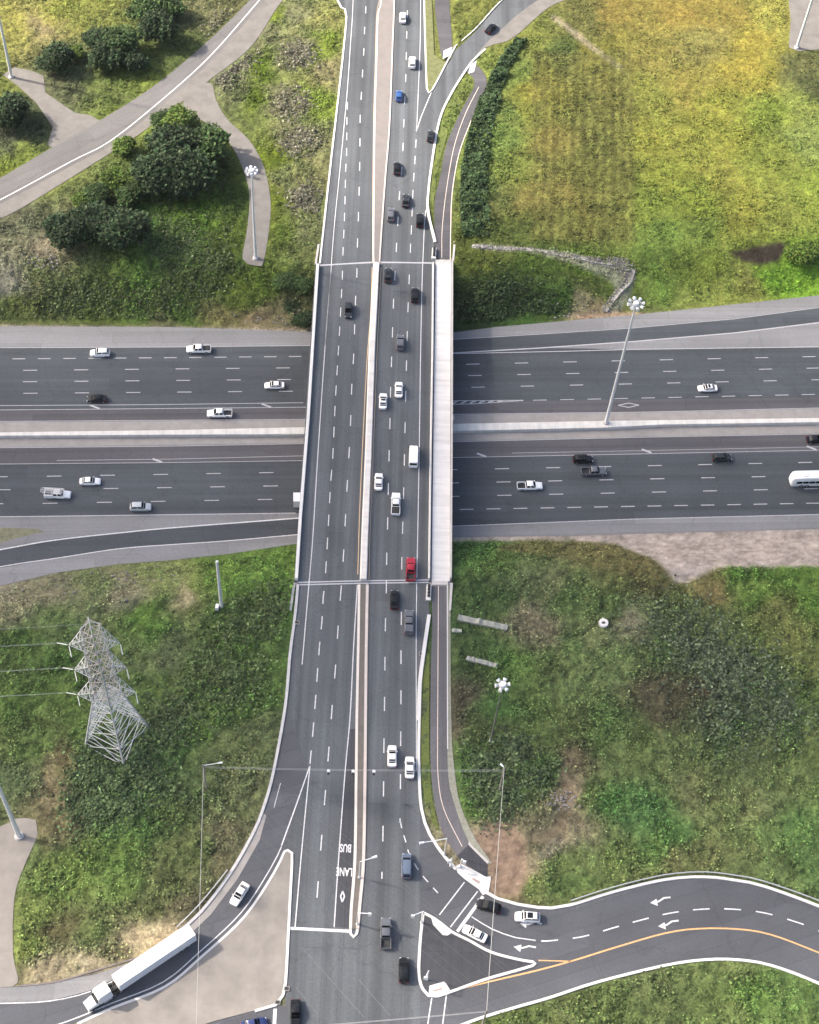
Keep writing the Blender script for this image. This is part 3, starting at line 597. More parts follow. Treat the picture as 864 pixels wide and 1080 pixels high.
# expansion joints
for a, b, c in (((338, 280), (395, 276.6), (456, 277.6)), ((314.5, 615.6), (376, 614), (452, 613))):
    mb = MB(); bar(mb, px([a, b, c]), .42, zr - .001, zr + .012); 
    if a[1] > 400:
        mb = MB(); bar(mb, px([(x, y - 1.2) for x, y in (a, b, c)]), .28, zr - .001, zr + .012); bar(mb, px([(x, y + 1.4) for x, y in (a, b, c)]), .28, zr - .001, zr + .012)
    bpart(mb, 'expansion_joint', mat('joint_concrete', (0.42, 0.42, 0.44), .8, var=.15, scale=2))
mb = MB(); bar(mb, px([(335.2, 281), (325.2, 440), (317, 545), (312.6, 612.5)]), .9, -1.52, zr + .95, taper=.25); bpart(mb, 'parapet', M_conc_new)
mb = MB(); bar(mb, px([(476.9, 278), (476.5, 445), (475.3, 612)]), .45, -1.52, zr + .95, taper=.05); bpart(mb, 'parapet', M_conc)
mb = MB(); bar(mb, px([(457, 279), (456.2, 370), (454, 500), (452.6, 612)]), .5, zr, zr + .85, taper=.22); bpart(mb, 'traffic_barrier', joint_mat('barrier_concrete', (0.56, 0.545, 0.52), ART, 4.0, .1))
mb = MB(); bar(mb, px([(397.2, 279), (392.4, 370), (388.6, 480), (385.2, 560), (383.4, 612.5)]), 1.6, zr, zr + .8, taper=.4); bpart(mb, 'median_barrier', joint_mat('median_white', (0.60, 0.575, 0.54), ART, 7.5, .1))
mb = MB(); mb.prism(px([(459.6, 276.5), (475.6, 276.2), (474.2, 613.5), (455.2, 613.5)]), zr - .001, zr + .2); bpart(mb, 'sidewalk', joint_mat('sidewalk_concrete', (0.60, 0.585, 0.56), ART, 6.0, .05))
# girders, pier, abutments
dW, dE = [P(333, 280), P(310.5, 614.8)], [P(478, 276), P(476.5, 614.5)]
mb = MB()
for k in range(9):
    t = (k + .5) / 9; bar(mb, [(dW[0].lerp(dE[0], t)).xy, (dW[1].lerp(dE[1], t)).xy], .7, -3.0, -1.5)
bpart(mb, 'girder', M_conc_grey)
pw, pe = P(322, 455.5, HZ), P(478, 451, HZ)
for k in range(7):
    t = (k + .5) / 7; c = pw.lerp(pe, t); mb = MB(); mb.tube((c.x, c.y, HZ), (c.x, c.y, -4.0), .55, n=16); bpart(mb, 'pier_column', M_conc, smooth=40)
mb = MB(); bar(mb, [pw.xy, pe.xy], 1.6, -4.0, -3.0); bpart(mb, 'pier_cap', M_conc)
for a, b in ((P(333, 279.8), P(478, 276)), (P(310.5, 614.8), P(476.5, 614.5))):
    s = 1 if a.y > br.location.y else -1
    mb = MB(); bar(mb, [(a.x, a.y + .5 * s), (b.x, b.y + .5 * s)], 1.0, HZ, zr - .004); bpart(mb, 'abutment', M_conc_grey)
    for c in (a, b):
        mb = MB(); bar(mb, [(c.x, c.y + .2 * s), (c.x + (.4 if c is b else -.4) * 0, c.y + 7 * s)], .5, HZ + 2, zr + (.3 if c is a else .15)); bpart(mb, 'wing_wall', M_conc)
for y, s in ((276.3, .9), (615.6, .9)):
    mb = MB(); bar(mb, px([(459.5 if y < 400 else 455.5, y), (475.4 if y < 400 else 472.5, y)]), s, zr - .002, zr + .24); bpart(mb, 'sidewalk_end', M_conc)

# median wall of the highway, splitting round the pier
mw = MB()
top = [(-420, 461), (-100, 456.4), (0, 456), (180, 453.6), (325, 450.4), (400, 448.6), (476, 447), (640, 443.9), (864, 440.8), (1200, 434)]
bot = [(1200, 438.5), (864, 445.2), (700, 447.6), (640, 450.8), (476, 454.6), (400, 457), (325, 457.8), (180, 458.4), (0, 459.4), (-100, 460.2), (-420, 465)]
mw.prism(px(top, HZ + 1.05) + px(bot, HZ + 1.05), HZ, HZ + 1.05)
o = mw.build('concrete_median_wall', joint_mat('wall_concrete', (0.56, 0.545, 0.51), HWY, 6.0, .12)); tag(o, 'long white concrete wall dividing the two directions of the highway, passing beneath the overpass', 'barrier')

# ------------------------------------------------------------------ the land itself
X0, X1, Y0, Y1, CS = -190.0, 200.0, 55.0, 440.0, 0.6
gx = np.arange(X0, X1 + CS, CS); gy = np.arange(Y0, Y1 + CS, CS); GX, GY = np.meshgrid(gx, gy)
def inside(X, Y, poly):
    r = np.zeros(X.shape, bool); n = len(poly); xs = [p[0] for p in poly]; ys = [p[1] for p in poly]
    bb = (X >= min(xs)) & (X <= max(xs)) & (Y >= min(ys)) & (Y <= max(ys))
    if not bb.any(): return r
    x = X[bb]; y = Y[bb]; q = np.zeros(x.shape, bool)
    for i in range(n):
        x0, y0 = poly[i]; x1, y1 = poly[(i + 1) % n]
        if y0 == y1: continue
        q ^= ((y0 > y) != (y1 > y)) & (x < (x1 - x0) * (y - y0) / (y1 - y0) + x0)
    r[bb] = q; return r
paved = np.zeros(GX.shape, bool)
for poly in MASK: paved |= inside(GX, GY, poly)
bridge_poly = [(p.x, p.y) for p in px([(329, 262), (308, 640), (479, 640), (481, 262)])]
flat = paved.copy()
yN = np.interp(GX, nbx, nby); yS = np.interp(GX, sbx, sby); corr = (GY < yN + 1.0) & (GY > yS - 1.0); flat |= corr
def blur(a, n):
    a = a.astype(np.float32)
    for _ in range(n):
        b = a.copy(); b[1:] += a[:-1]; b[:-1] += a[1:]; b[:, 1:] += a[:, :-1]; b[:, :-1] += a[:, 1:]; a = b / 5
    return a
soft = 1 - np.clip(blur(flat, 3) * 4, 0, 1); soft[inside(GX, GY, bridge_poly)] = 0
Zb = h_base(GX, GY)

# colour zones of the fields: photo position -> colour seen there
Z = """20 30 188 182 98;60 25 192 188 100;75 10 182 186 88;55 30 188 170 135;100 12 165 170 85;90 75 125 135 100;60 95 120 125 95;110 95 135 150 85;135 112 150 168 75;160 90 150 165 80;
150 60 120 140 80;190 60 115 130 75;10 150 112 118 95;40 140 95 108 80;15 180 160 175 72;30 168 150 165 75;5 95 150 160 80;215 20 150 150 110;240 12 150 150 105;235 90 138 145 110;250 65 140 150 105;280 40 150 152 118;262 105 130 138 95;288 75 125 150 35;285 110 122 145 35;
290 20 135 155 45;308 20 165 165 128;312 60 168 166 132;310 110 165 162 128;315 150 160 160 122;308 190 150 155 105;333 60 162 182 70;333 110 160 182 70;345 25 178 178 110;352 80 175 165 125;340 180 160 160 112;330 240 145 150 105;290 170 122 140 40;296 220 120 135 45;312 240 110 128 52;
250 300 88 104 40;255 320 90 104 45;275 300 95 115 45;30 235 125 128 105;12 225 120 122 98;45 262 148 138 122;10 290 150 145 135;35 285 120 125 85;20 320 86 96 52;100 300 92 112 52;60 305 95 105 60;150 290 92 122 55;180 262 90 118 60;205 232 98 132 45;160 250 85 120 60;235 250 95 118 40;235 280 70 90 40;
210 300 88 108 52;150 325 85 108 50;100 330 86 100 48;50 315 90 98 55;200 330 80 105 48;240 335 110 105 70;270 342 125 112 88;300 338 110 105 80;170 345 100 100 70;240 205 80 105 45;
560 45 150 158 80;548 80 145 165 85;530 120 148 168 90;520 160 140 165 85;515 200 130 150 85;560 120 155 160 72;545 180 148 160 78;578 150 165 148 78;585 200 158 145 78;572 90 165 160 70;610 110 112 125 60;625 150 108 122 58;605 180 118 128 58;645 100 130 130 62;650 180 105 118 52;635 60 152 148 68;600 60 110 130 70;
610 20 135 135 80;640 10 168 150 78;680 10 172 158 82;720 10 178 158 80;760 20 178 162 82;700 50 168 160 85;740 45 168 162 95;690 90 165 168 82;740 80 172 162 82;790 60 190 175 78;820 20 190 186 95;815 75 185 178 80;850 75 128 132 85;860 95 110 118 75;835 115 158 172 88;850 150 152 168 92;
760 110 168 170 75;720 140 170 172 78;680 150 160 162 72;780 150 162 165 72;700 190 158 168 70;760 190 168 168 78;810 170 150 162 72;805 120 150 168 70;680 225 135 152 65;730 220 145 160 65;780 225 158 160 70;830 215 160 170 80;860 200 160 178 75;640 225 125 135 70;615 220 145 138 70;560 215 150 142 80;530 215 138 145 85;590 245 110 122 60;545 245 105 118 60;
500 280 100 110 48;560 285 88 110 48;600 285 92 118 45;500 310 62 80 42;530 320 52 74 40;490 335 50 70 40;580 320 70 96 42;560 335 62 90 42;615 300 105 118 62;605 322 150 140 112;620 328 130 118 95;645 295 108 125 55;700 262 115 140 65;740 250 110 130 60;690 300 122 148 68;740 285 130 145 62;760 310 142 152 75;800 300 140 142 75;830 295 120 160 52;855 300 122 165 48;720 318 128 140 72;680 318 120 130 75;
10 640 125 122 98;50 625 120 116 98;10 620 140 132 118;100 612 110 115 85;130 622 135 128 108;160 610 120 125 80;200 612 122 138 60;190 622 150 138 112;225 605 95 130 40;60 660 95 115 70;20 680 74 100 45;60 700 66 98 40;150 640 88 128 40;165 655 82 118 42;210 640 92 100 62;230 640 80 108 45;180 672 102 108 82;175 690 95 100 78;210 690 78 105 48;280 600 88 130 40;255 620 88 128 38;280 650 80 118 38;290 690 80 110 50;250 680 78 112 38;240 720 62 98 36;265 740 75 108 42;225 760 75 105 42;250 790 92 98 65;285 770 95 100 75;
20 740 76 102 46;60 745 76 102 42;30 790 82 104 52;52 800 112 102 75;50 840 118 108 84;48 870 105 98 72;70 780 72 98 45;90 830 62 92 42;130 830 48 88 42;160 800 62 98 50;170 760 78 108 66;165 720 76 100 45;185 780 70 100 48;110 870 66 98 46;150 870 56 88 42;200 830 72 88 58;180 860 70 85 50;80 915 98 118 50;120 900 82 112 46;130 930 82 108 46;50 925 92 110 50;170 925 88 90 60;150 950 88 88 60;200 900 80 88 55;60 975 95 90 62;30 1000 102 112 50;35 960 105 115 55;100 980 82 92 55;120 1000 100 98 72;190 955 98 94 74;225 905 100 98 74;240 880 108 105 80;255 850 108 108 80;270 820 112 110 84;150 990 170 152 128;175 978 165 148 125;60 1025 150 135 115;110 1015 155 142 122;8 820 88 98 76;5 900 80 95 60;
490 590 76 112 52;520 590 82 105 52;560 585 92 100 55;600 590 108 106 65;640 585 112 105 66;680 600 104 98 60;700 618 95 92 58;650 610 100 100 62;500 630 46 72 42;530 640 50 75 45;490 660 52 76 48;550 620 90 100 75;575 620 112 110 88;570 660 112 105 88;600 630 85 108 65;600 680 88 110 65;545 700 85 118 52;520 690 52 78 46;500 700 55 74 48;500 735 80 76 64;490 760 85 82 68;520 765 72 82 52;535 745 62 100 50;560 740 88 108 58;580 700 92 105 65;
640 640 88 105 62;660 655 118 115 95;625 670 118 122 88;650 700 108 125 80;620 720 95 112 72;680 650 100 108 82;700 650 84 98 66;700 680 72 98 58;720 700 80 95 58;703 730 86 82 64;705 755 84 80 62;735 730 90 80 65;740 750 82 82 62;760 700 78 108 62;780 720 78 104 64;760 660 100 108 70;800 630 92 122 42;780 608 80 120 40;840 612 88 138 36;860 640 90 135 38;820 650 112 110 64;840 670 122 120 66;845 700 112 116 62;815 715 82 102 68;850 740 92 112 60;740 640 100 108 65;750 625 125 112 70;
560 780 86 104 56;600 770 98 106 66;640 770 86 112 62;680 790 92 106 62;640 800 92 108 66;720 790 104 112 72;770 770 78 100 62;800 790 96 104 70;850 780 98 112 62;830 760 80 108 62;500 800 65 105 48;480 790 80 100 60;520 800 70 100 60;500 850 78 110 52;540 830 70 100 48;560 820 60 88 45;595 810 100 90 72;597 840 142 126 106;590 865 132 120 100;575 882 130 122 108;560 880 105 100 80;620 840 92 110 62;640 850 68 128 58;670 860 72 130 66;700 880 82 125 62;760 860 108 116 74;800 850 120 124 84;740 840 112 110 78;820 880 102 128 70;850 880 90 130 66;860 920 78 110 60;
520 880 150 130 112;535 900 152 132 116;505 885 150 135 120;530 925 148 130 112;550 905 132 118 100;545 940 105 98 72;565 925 98 108 60;600 920 88 112 60;590 900 92 108 60;640 905 95 110 62;620 940 98 104 60;660 928 100 104 66;700 912 108 106 72;740 905 106 104 70;790 910 100 108 68;830 930 92 110 66;680 900 88 122 60;
540 1075 82 92 48;590 1060 92 100 60;640 1045 92 106 62;690 1035 100 106 72;730 1030 90 104 62;780 1030 98 110 66;820 1040 82 110 55;790 1050 88 122 48;850 1060 86 116 56;640 1070 74 86 48;700 1065 76 86 52;750 1070 85 100 55;860 1075 80 105 52"""
zc = np.array([[float(t) for t in q.split()] for q in Z.replace('\n', '').split(';') if q.strip()])
SEEN = 0.70                                    # share of what is seen that is the thing's own colour, at this exposure
for r_ in zc:                                   # pull the field greens of the lower half together
    if r_[1] > 560 and r_[2] < r_[3] * 1.02: r_[2:5] = r_[2:5] * .70 + np.array([90, 114, 55]) * .30; r_[3] = min(r_[3], r_[2] * .5 + 78)
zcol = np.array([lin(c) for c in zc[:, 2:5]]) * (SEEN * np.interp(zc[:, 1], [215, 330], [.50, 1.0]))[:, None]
def zone_colour(X, Y, Zz):
    u, v = PX(X, Y, Zz)
    u = u + 50 * (fbm(X * .06, Y * .06, 5, 3) - .5) + 10 * (fbm(X * .5, Y * .5, 9, 3) - .5); v = v + 34 * (fbm(X * .06, Y * .06, 15, 3) - .5) + 8 * (fbm(X * .5, Y * .5, 19, 3) - .5)
    sh_ = u.shape; u = u.ravel(); v = v.ravel(); out = np.zeros((u.size, 3), np.float32)
    for s in range(0, u.size, 40000):
        d = (u[s:s + 40000, None] - zc[None, :, 0]) ** 2 + ((v[s:s + 40000, None] - zc[None, :, 1]) * 1.2) ** 2 + 30
        w = d ** -1.9; w /= w.sum(1, keepdims=True); out[s:s + 40000] = w @ zcol
    return out.reshape(sh_ + (3,))
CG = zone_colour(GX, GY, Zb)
BARE = np.zeros(GX.shape)
def paint(poly, c, k=1.0, bare=False):
    if bare: BARE[:] = np.maximum(BARE, blur(inside(GX, GY, [(p[0], p[1]) for p in poly]), 2))
    m_ = blur(inside(GX, GY, [(p[0], p[1]) for p in poly]), 1)[..., None] * k; CG[:] = CG * (1 - m_) + np.array(lin(c)) * SEEN * m_
def gp(pts): return [G(x, y) for x, y in pts]
paint(gp([(476, 560), (600, 556), (900, 548), (900, 597), (760, 598), (722, 616), (712, 614), (690, 590), (650, 574), (600, 570), (540, 570), (476, 570)]), (180, 168, 157), 1, True)
paint(gp([(497, 884), (508, 876), (522, 868), (540, 868), (556, 890), (556, 925), (545, 948), (525, 946), (512, 938), (515, 912)]), (150, 128, 108), .85, True)
paint(gp([(596, 800), (606, 830), (603, 858), (588, 884), (560, 890), (558, 882), (580, 876), (592, 852), (588, 820)]), (128, 116, 92), .8, True)
paint(gp([(46, 790), (58, 800), (56, 850), (48, 868), (42, 850), (46, 820)]), (120, 108, 84), .7)
paint(gp([(560, 568), (640, 572), (700, 600), (712, 612), (660, 610), (600, 590), (520, 580)]), (106, 98, 62), .7)
paint(gp([(-60, 346), (300, 351), (476, 353), (476, 349), (300, 346.5), (-60, 342)]), (150, 138, 128))
paint([P(x, y) for x, y in [(583, 15), (600, 27), (622, 44), (640, 58), (657, 70), (656, 76), (638, 63), (620, 50), (598, 33), (581, 20)]], (150, 138, 122), .8)
paint([P(x, y) for x, y in ((498, 258), (560, 261), (605, 268), (640, 274), (658, 272), (671, 285), (668, 298), (650, 318), (640, 330), (633, 328), (646, 306), (655, 294), (645, 286), (600, 275), (558, 266), (498, 262))], (150, 148, 136), .8)
paint(gp([(595, 333), (640, 328), (700, 331), (620, 338)]), (165, 140, 122))
mud = gp([(768, 266), (785, 262), (806, 258), (826, 254), (829, 262), (822, 276), (800, 281), (786, 277), (776, 272)]); paint(mud, (66, 58, 50), 1, True)
n1 = fbm(GX * .35, GY * .35, 3, 4) - .5; n2 = fbm(GX * 1.1, GY * 1.1, 8, 3) - .5; n3 = vnoise(GX * 2.1, GY * 2.1, 31) - .5
# rows left by the mower in the northeast field
u_, v_ = PX(GX, GY, Zb); mow = ((u_ > 560) & (u_ < 668) & (v_ > 55) & (v_ < 255))
mw_ = blur(mow, 2)[..., None]; CG = CG * (1 - mw_) + mw_ * (CG * .45 + np.array([.062, .060, .018])) * .86; CG *= (1 + 0.24 * blur(mow, 3) * np.sin(GX * 2.4 + 5 * n1 + 4 * fbm(GX * .8, GY * .05, 66, 3)))[..., None]
wx = 6 * fbm(GX * .05, GY * .05, 91, 2); wy = 6 * fbm(GX * .05, GY * .05, 92, 2); st = fbm(GX * 1.5 + wx, GY * .28 + wy, 93, 3) - .5; st2 = fbm(GX * .3 + wy, GY * 1.4 + wx, 94, 3) - .5; wsel = np.clip((fbm(GX * .03, GY * .03, 95, 2) - .42) * 6, 0, 1)
CG *= (1 + .55 * (st * wsel + st2 * (1 - wsel)))[..., None]
CG *= (1 + 0.50 * n1 + 0.85 * n2 + .35 * n3)[..., None]
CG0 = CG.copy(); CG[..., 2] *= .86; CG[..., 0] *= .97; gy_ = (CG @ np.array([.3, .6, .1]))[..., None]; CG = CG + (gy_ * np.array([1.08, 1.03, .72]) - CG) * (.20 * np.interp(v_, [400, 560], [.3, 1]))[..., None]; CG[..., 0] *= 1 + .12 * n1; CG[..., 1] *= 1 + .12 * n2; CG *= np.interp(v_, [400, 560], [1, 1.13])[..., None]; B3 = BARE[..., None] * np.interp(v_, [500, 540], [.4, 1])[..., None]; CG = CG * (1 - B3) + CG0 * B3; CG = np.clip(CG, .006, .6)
rough_ = np.clip(1.25 - 2.2 * CG[..., 1], .3, 1.0); lawn = ((u_ > 520) & (v_ < 330)); rough_[lawn] *= .45
rough_ *= (1 - .85 * BARE); soft_t = soft * (1 - BARE)
ZG = Zb + soft * rough_ * (1.1 * (n1 + .12) + .9 * (n2 + .08) + .35 * n3) - .02
ZG[paved] = Zb[paved] - .02
ny, nx = GX.shape
me = bpy.data.meshes.new('ground'); V = np.stack([GX, GY, ZG], -1).reshape(-1, 3).astype(np.float32)
ii = np.arange(ny * nx).reshape(ny, nx); Fq = np.stack([ii[:-1, :-1], ii[:-1, 1:], ii[1:, 1:], ii[1:, :-1]], -1).reshape(-1, 4)
# surrounding coarse ring out to the horizon
cx = np.concatenate([[-3000, -1500, -800, -450, -300], gx[::25], [gx[-1]], [300, 450, 800, 1500, 3000]])
ringV = []; ringF = []
def ring_quad(xa, xb, ya, yb, n=12, skipz=True):
    xs = np.linspace(xa, xb, n + 1); ys = np.linspace(ya, yb, n + 1); A, B = np.meshgrid(xs, ys); zz = h_base(A, B) - .02
    o = len(V) + sum(len(r) for r in ringV); ringV.append(np.stack([A, B, zz], -1).reshape(-1, 3)); k = np.arange((n + 1) ** 2).reshape(n + 1, n + 1) + o
    ringF.append(np.stack([k[:-1, :-1], k[:-1, 1:], k[1:, 1:], k[1:, :-1]], -1).reshape(-1, 4))
xl, xr, yb_, yt = gx[0], gx[-1], gy[0], gy[-1]
ring_quad(-520, xl, yb_, yt, 90); ring_quad(xr, 520, yb_, yt, 90); ring_quad(xl, xr, yt, 900, 40); ring_quad(xl, xr, -600, yb_, 40)
ring_quad(-520, xl, yt, 900, 8); ring_quad(xr, 520, yt, 900, 8); ring_quad(-520, xl, -600, yb_, 8); ring_quad(xr, 520, -600, yb_, 8)
ring_quad(-4000, -520, -4000, 5000, 8); ring_quad(520, 4000, -4000, 5000, 8); ring_quad(-520, 520, 900, 5000, 8); ring_quad(-520, 520, -4000, -600, 8)
VV = np.concatenate([V] + ringV); FF = np.concatenate([Fq] + ringF)
me.vertices.add(len(VV)); me.vertices.foreach_set('co', VV.astype(np.float32).ravel())
me.loops.add(FF.size); me.loops.foreach_set('vertex_index', FF.ravel().astype(np.int32)); me.polygons.add(len(FF))
me.polygons.foreach_set('loop_start', np.arange(0, FF.size, 4, dtype=np.int32)); me.polygons.foreach_set('use_smooth', np.ones(len(FF), bool))
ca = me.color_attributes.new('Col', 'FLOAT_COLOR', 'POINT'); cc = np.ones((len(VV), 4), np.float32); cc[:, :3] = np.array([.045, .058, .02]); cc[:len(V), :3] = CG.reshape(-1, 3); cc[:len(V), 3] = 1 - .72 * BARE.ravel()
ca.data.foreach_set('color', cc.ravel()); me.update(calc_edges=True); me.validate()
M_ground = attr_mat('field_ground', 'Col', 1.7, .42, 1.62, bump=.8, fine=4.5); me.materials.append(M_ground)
g_ = bpy.data.objects.new('ground', me); COL.objects.link(g_); g_['kind'] = 'structure'
# haze: one closed box of thin even air round the camera and everything that stands here
mb = MB(); mb.box(-4200, 4200, -4200, 5200, HZ - 2.5, H0 + 4)
hm = bpy.data.materials.new('haze_air'); hm.use_nodes = True; ht_ = hm.node_tree; ht_.nodes.clear(); ho = ht_.nodes.new('ShaderNodeOutputMaterial'); pv = ht_.nodes.new('ShaderNodeVolumePrincipled')
pv.inputs['Color'].default_value = (.90, .92, .95, 1); pv.inputs['Density'].default_value = 0.00003; pv.inputs['Anisotropy'].default_value = 0.2; ht_.links.new(pv.outputs[0], ho.inputs['Volume'])
hz_o = mb.build('haze', hm); hz_o['kind'] = 'stuff'
def hz(x, y):
    i = (x - X0) / CS; j = (y - Y0) / CS
    if 0 <= i < nx - 1 and 0 <= j < ny - 1: return float(ZG[int(j + .5), int(i + .5)])
    return float(h_base(x, y))

# ------------------------------------------------------------------ weeds and tufts, one uncountable mass
rng = np.random.default_rng(7)
NT = 620000
tx = rng.uniform(X0 + 2, X1 - 2, NT); ty = rng.uniform(Y0 + 2, Y1 - 2, NT); ti = ((tx - X0) / CS + .5).astype(int); tj = ((ty - Y0) / CS + .5).astype(int)
uu, vv = PX(tx, ty, 0.0)
cl = fbm(tx * .22, ty * .22, 41, 3); dens = np.clip((cl - .30) * 3.0, .12, 1)
colr = CG[tj, ti]; green = np.clip((colr[:, 1] - colr[:, 0] * .92) * 60 + .5, .05, 1)
keep = (soft_t[tj, ti] > .75) & (rng.uniform(size=NT) < dens * green) & (uu > -60) & (uu < 924) & (vv > -60) & (vv < 1140)
keep &= ~((uu > 540) & (vv < 300) & (rng.uniform(size=NT) < .55))
tx, ty, ti, tj, cl = tx[keep], ty[keep], ti[keep], tj[keep], cl[keep]; n = len(tx)
def leaf_cloud(name, C, S, colr, m, parent=None, kind=None, up=0.5):
    """C centres (n,3), S sizes (n,), a bent leaf of two faces each"""
    n = len(C); a = rng.uniform(0, 2 * np.pi, n); ct = rng.uniform(-.9, .9, n) * (1 - up); 
    d1 = np.stack([np.cos(a), np.sin(a), ct], -1); b = a + np.pi / 2 + rng.uniform(-.4, .4, n); d2 = np.stack([np.cos(b), np.sin(b), rng.uniform(-.9, .9, n) * (1 - up)], -1)
    s = S[:, None]; lift = np.zeros((n, 3)); lift[:, 2] = S * rng.uniform(.0, .45, n)
    v = np.stack([C - d1 * s * .5 - d2 * s * .35, C + d1 * s * .5 - d2 * s * .35, C + d1 * s * .5 + d2 * s * .35 + lift, C - d1 * s * .5 + d2 * s * .35 + lift * .3], 1).reshape(-1, 3)
    me = bpy.data.meshes.new(name); me.vertices.add(4 * n); me.vertices.foreach_set('co', v.astype(np.float32).ravel())
    me.loops.add(4 * n); me.loops.foreach_set('vertex_index', np.arange(4 * n, dtype=np.int32)); me.polygons.add(n); me.polygons.foreach_set('loop_start', np.arange(0, 4 * n, 4, dtype=np.int32))
    ca = me.color_attributes.new('Col', 'FLOAT_COLOR', 'POINT'); q = np.ones((n, 4, 4), np.float32); q[:, :, :3] = colr[:, None, :]; ca.data.foreach_set('color', q.ravel())
    me.update(calc_edges=True); me.materials.append(m); o = bpy.data.objects.new(name, me); COL.objects.link(o)
    if parent: o.parent = parent
    if kind: o['kind'] = kind
    return o
def leaf_mat(name):
    m, t, b = new_mat(name); a = t.nodes.new('ShaderNodeAttribute'); a.attribute_name = 'Col'
    t.links.new(a.outputs['Color'], b.inputs['Base Color']); b.inputs['Roughness'].default_value = .75; b.inputs['Specular IOR Level'].default_value = .25
    tr = t.nodes.new('ShaderNodeBsdfTranslucent'); t.links.new(a.outputs['Color'], tr.inputs[0]); mx = t.nodes.new('ShaderNodeMixShader'); mx.inputs[0].default_value = .25
    t.links.new(b.outputs[0], mx.inputs[1]); t.links.new(tr.outputs[0], mx.inputs[2]); t.links.new(mx.outputs[0], t.nodes['Material Output'].inputs[0]); return m
M_leaf = leaf_mat('leaf')
reps = 3; tx3 = np.repeat(tx, reps) + rng.normal(0, .28, n * reps); ty3 = np.repeat(ty, reps) + rng.normal(0, .28, n * reps)
S3 = rng.uniform(.14, .40, n * reps) * np.repeat(.7 + .7 * cl, reps); z3 = np.repeat(ZG[tj, ti], reps) + rng.uniform(.02, .45, n * reps) * np.repeat(.3 + cl, reps)
br3 = np.exp(np.clip(rng.normal(.16, .45, n * reps), -1.2, np.repeat(np.interp(vv[keep], [250, 330], [.38, .95]), reps)))[:, None]; c3 = np.repeat(CG[tj, ti], reps, 0) * br3; c3[:, 1] *= rng.uniform(.95, 1.2, n * reps)
leaf_cloud('ground_cover', np.stack([tx3, ty3, z3], -1), S3, np.clip(c3, 0.004, .5), M_leaf, kind='stuff', up=.55)
print('tufts', n * reps)
# ------------------------------------------------------------------ trees and shrubs
def crown_data(seed, nleaf, lobes=11, flat_=.78):
    r = np.random.default_rng(seed); L = []
    for k in range(lobes):
        a = r.uniform(0, 2 * np.pi); el = r.uniform(-.35, 1.0); d = r.uniform(.25, .62)
        L.append((d * math.cos(a) * math.cos(el), d * math.sin(a) * math.cos(el), d * math.sin(el) * .8, r.uniform(.34, .58), r.uniform(.75, 1.3)))
    L.append((0, 0, 0, .62, 1.0)); pts = []; cs = []; per = nleaf // len(L)
    for (x, y, z, q, tone) in L:
        v = r.normal(size=(per, 3)); v /= np.linalg.norm(v, axis=1)[:, None]; rad = q * (r.uniform(.35, 1.0, per) ** .45) * (1 + .22 * np.sin(v[:, 0] * 9 + v[:, 1] * 7 + seed))
        rad *= np.where(r.uniform(size=per) < .06, 1.18, 1.0); p = v * rad[:, None]; p[:, 2] *= .85; p += (x, y, z); pts.append(p); cs.append(np.full(per, tone))
    p = np.concatenate(pts); p[:, 2] *= flat_; t = np.concatenate(cs)
    return p, t
def crown_mesh(seed, base, nleaf=6500, size=.085, lobes=11, flat_=.78):
    global rng
    p, t = crown_data(seed, nleaf, lobes, flat_); n = len(p); rng = np.random.default_rng(seed + 99)
    b = t * np.exp(rng.normal(0, .30, n)); c = np.array(base)[None] * b[:, None]; c[:, 0] *= rng.uniform(.8, 1.3, n)
    o = leaf_cloud('crown', p, rng.uniform(.6, 1.4, n) * size, np.clip(c, .003, .4), M_leaf, up=.25); me = o.data; bpy.data.objects.remove(o); return me
TONES = {'d': (.030, .056, .022), 'm': (.044, .082, .024), 'b': (.080, .135, .022)}
CR = {(t, k): crown_mesh(10 * k + ord(t), TONES[t]) for t in TONES for k in range(3)}
M_bark = mat('bark', (.12, .095, .075), .95, var=.25, scale=3)
TR = {}
def trunk_mesh(k):
    r = random.Random(k); mb = MB(); mb.tube((0, 0, -.15), (.02, .01, .45), .05, .034, 8); mb.tube((.02, .01, .45), (.0, .03, .95), .034, .014, 7)
    for j in range(6):
        a = j * 1.05 + r.random(); h = .38 + .08 * j; L = .45 - .03 * j; mb.tube((.02, .01, h), (L * math.cos(a), L * math.sin(a), h + .25), .02, .007, 6)
    return mb.mesh('trunk', M_bark, 50)
TR = [trunk_mesh(k) for k in range(3)]
def tree(qx, qy, rpx, tone, k, label, group=None, name='broadleaf_tree', cat='tree', squash=1.0):
    r = rpx / 4.05; hc = r * .95 * squash
    p = P(qx, qy, hc); zb = hz(p.x, p.y); p = P(qx, qy, hc + zb)
    t = empty(name, (p.x, p.y, zb), random.random() * 6.28); tag(t, label, cat, group)
    c = link('crown', CR[(tone, k)], t); c.location = (0, 0, hc); c.scale = (r * 1.42, r * 1.42, r * 1.5 * squash)
    s = link('trunk', TR[k], t); s.scale = (r * 1.0, r * 1.0, hc * 1.05)
    return t
random.seed(4)
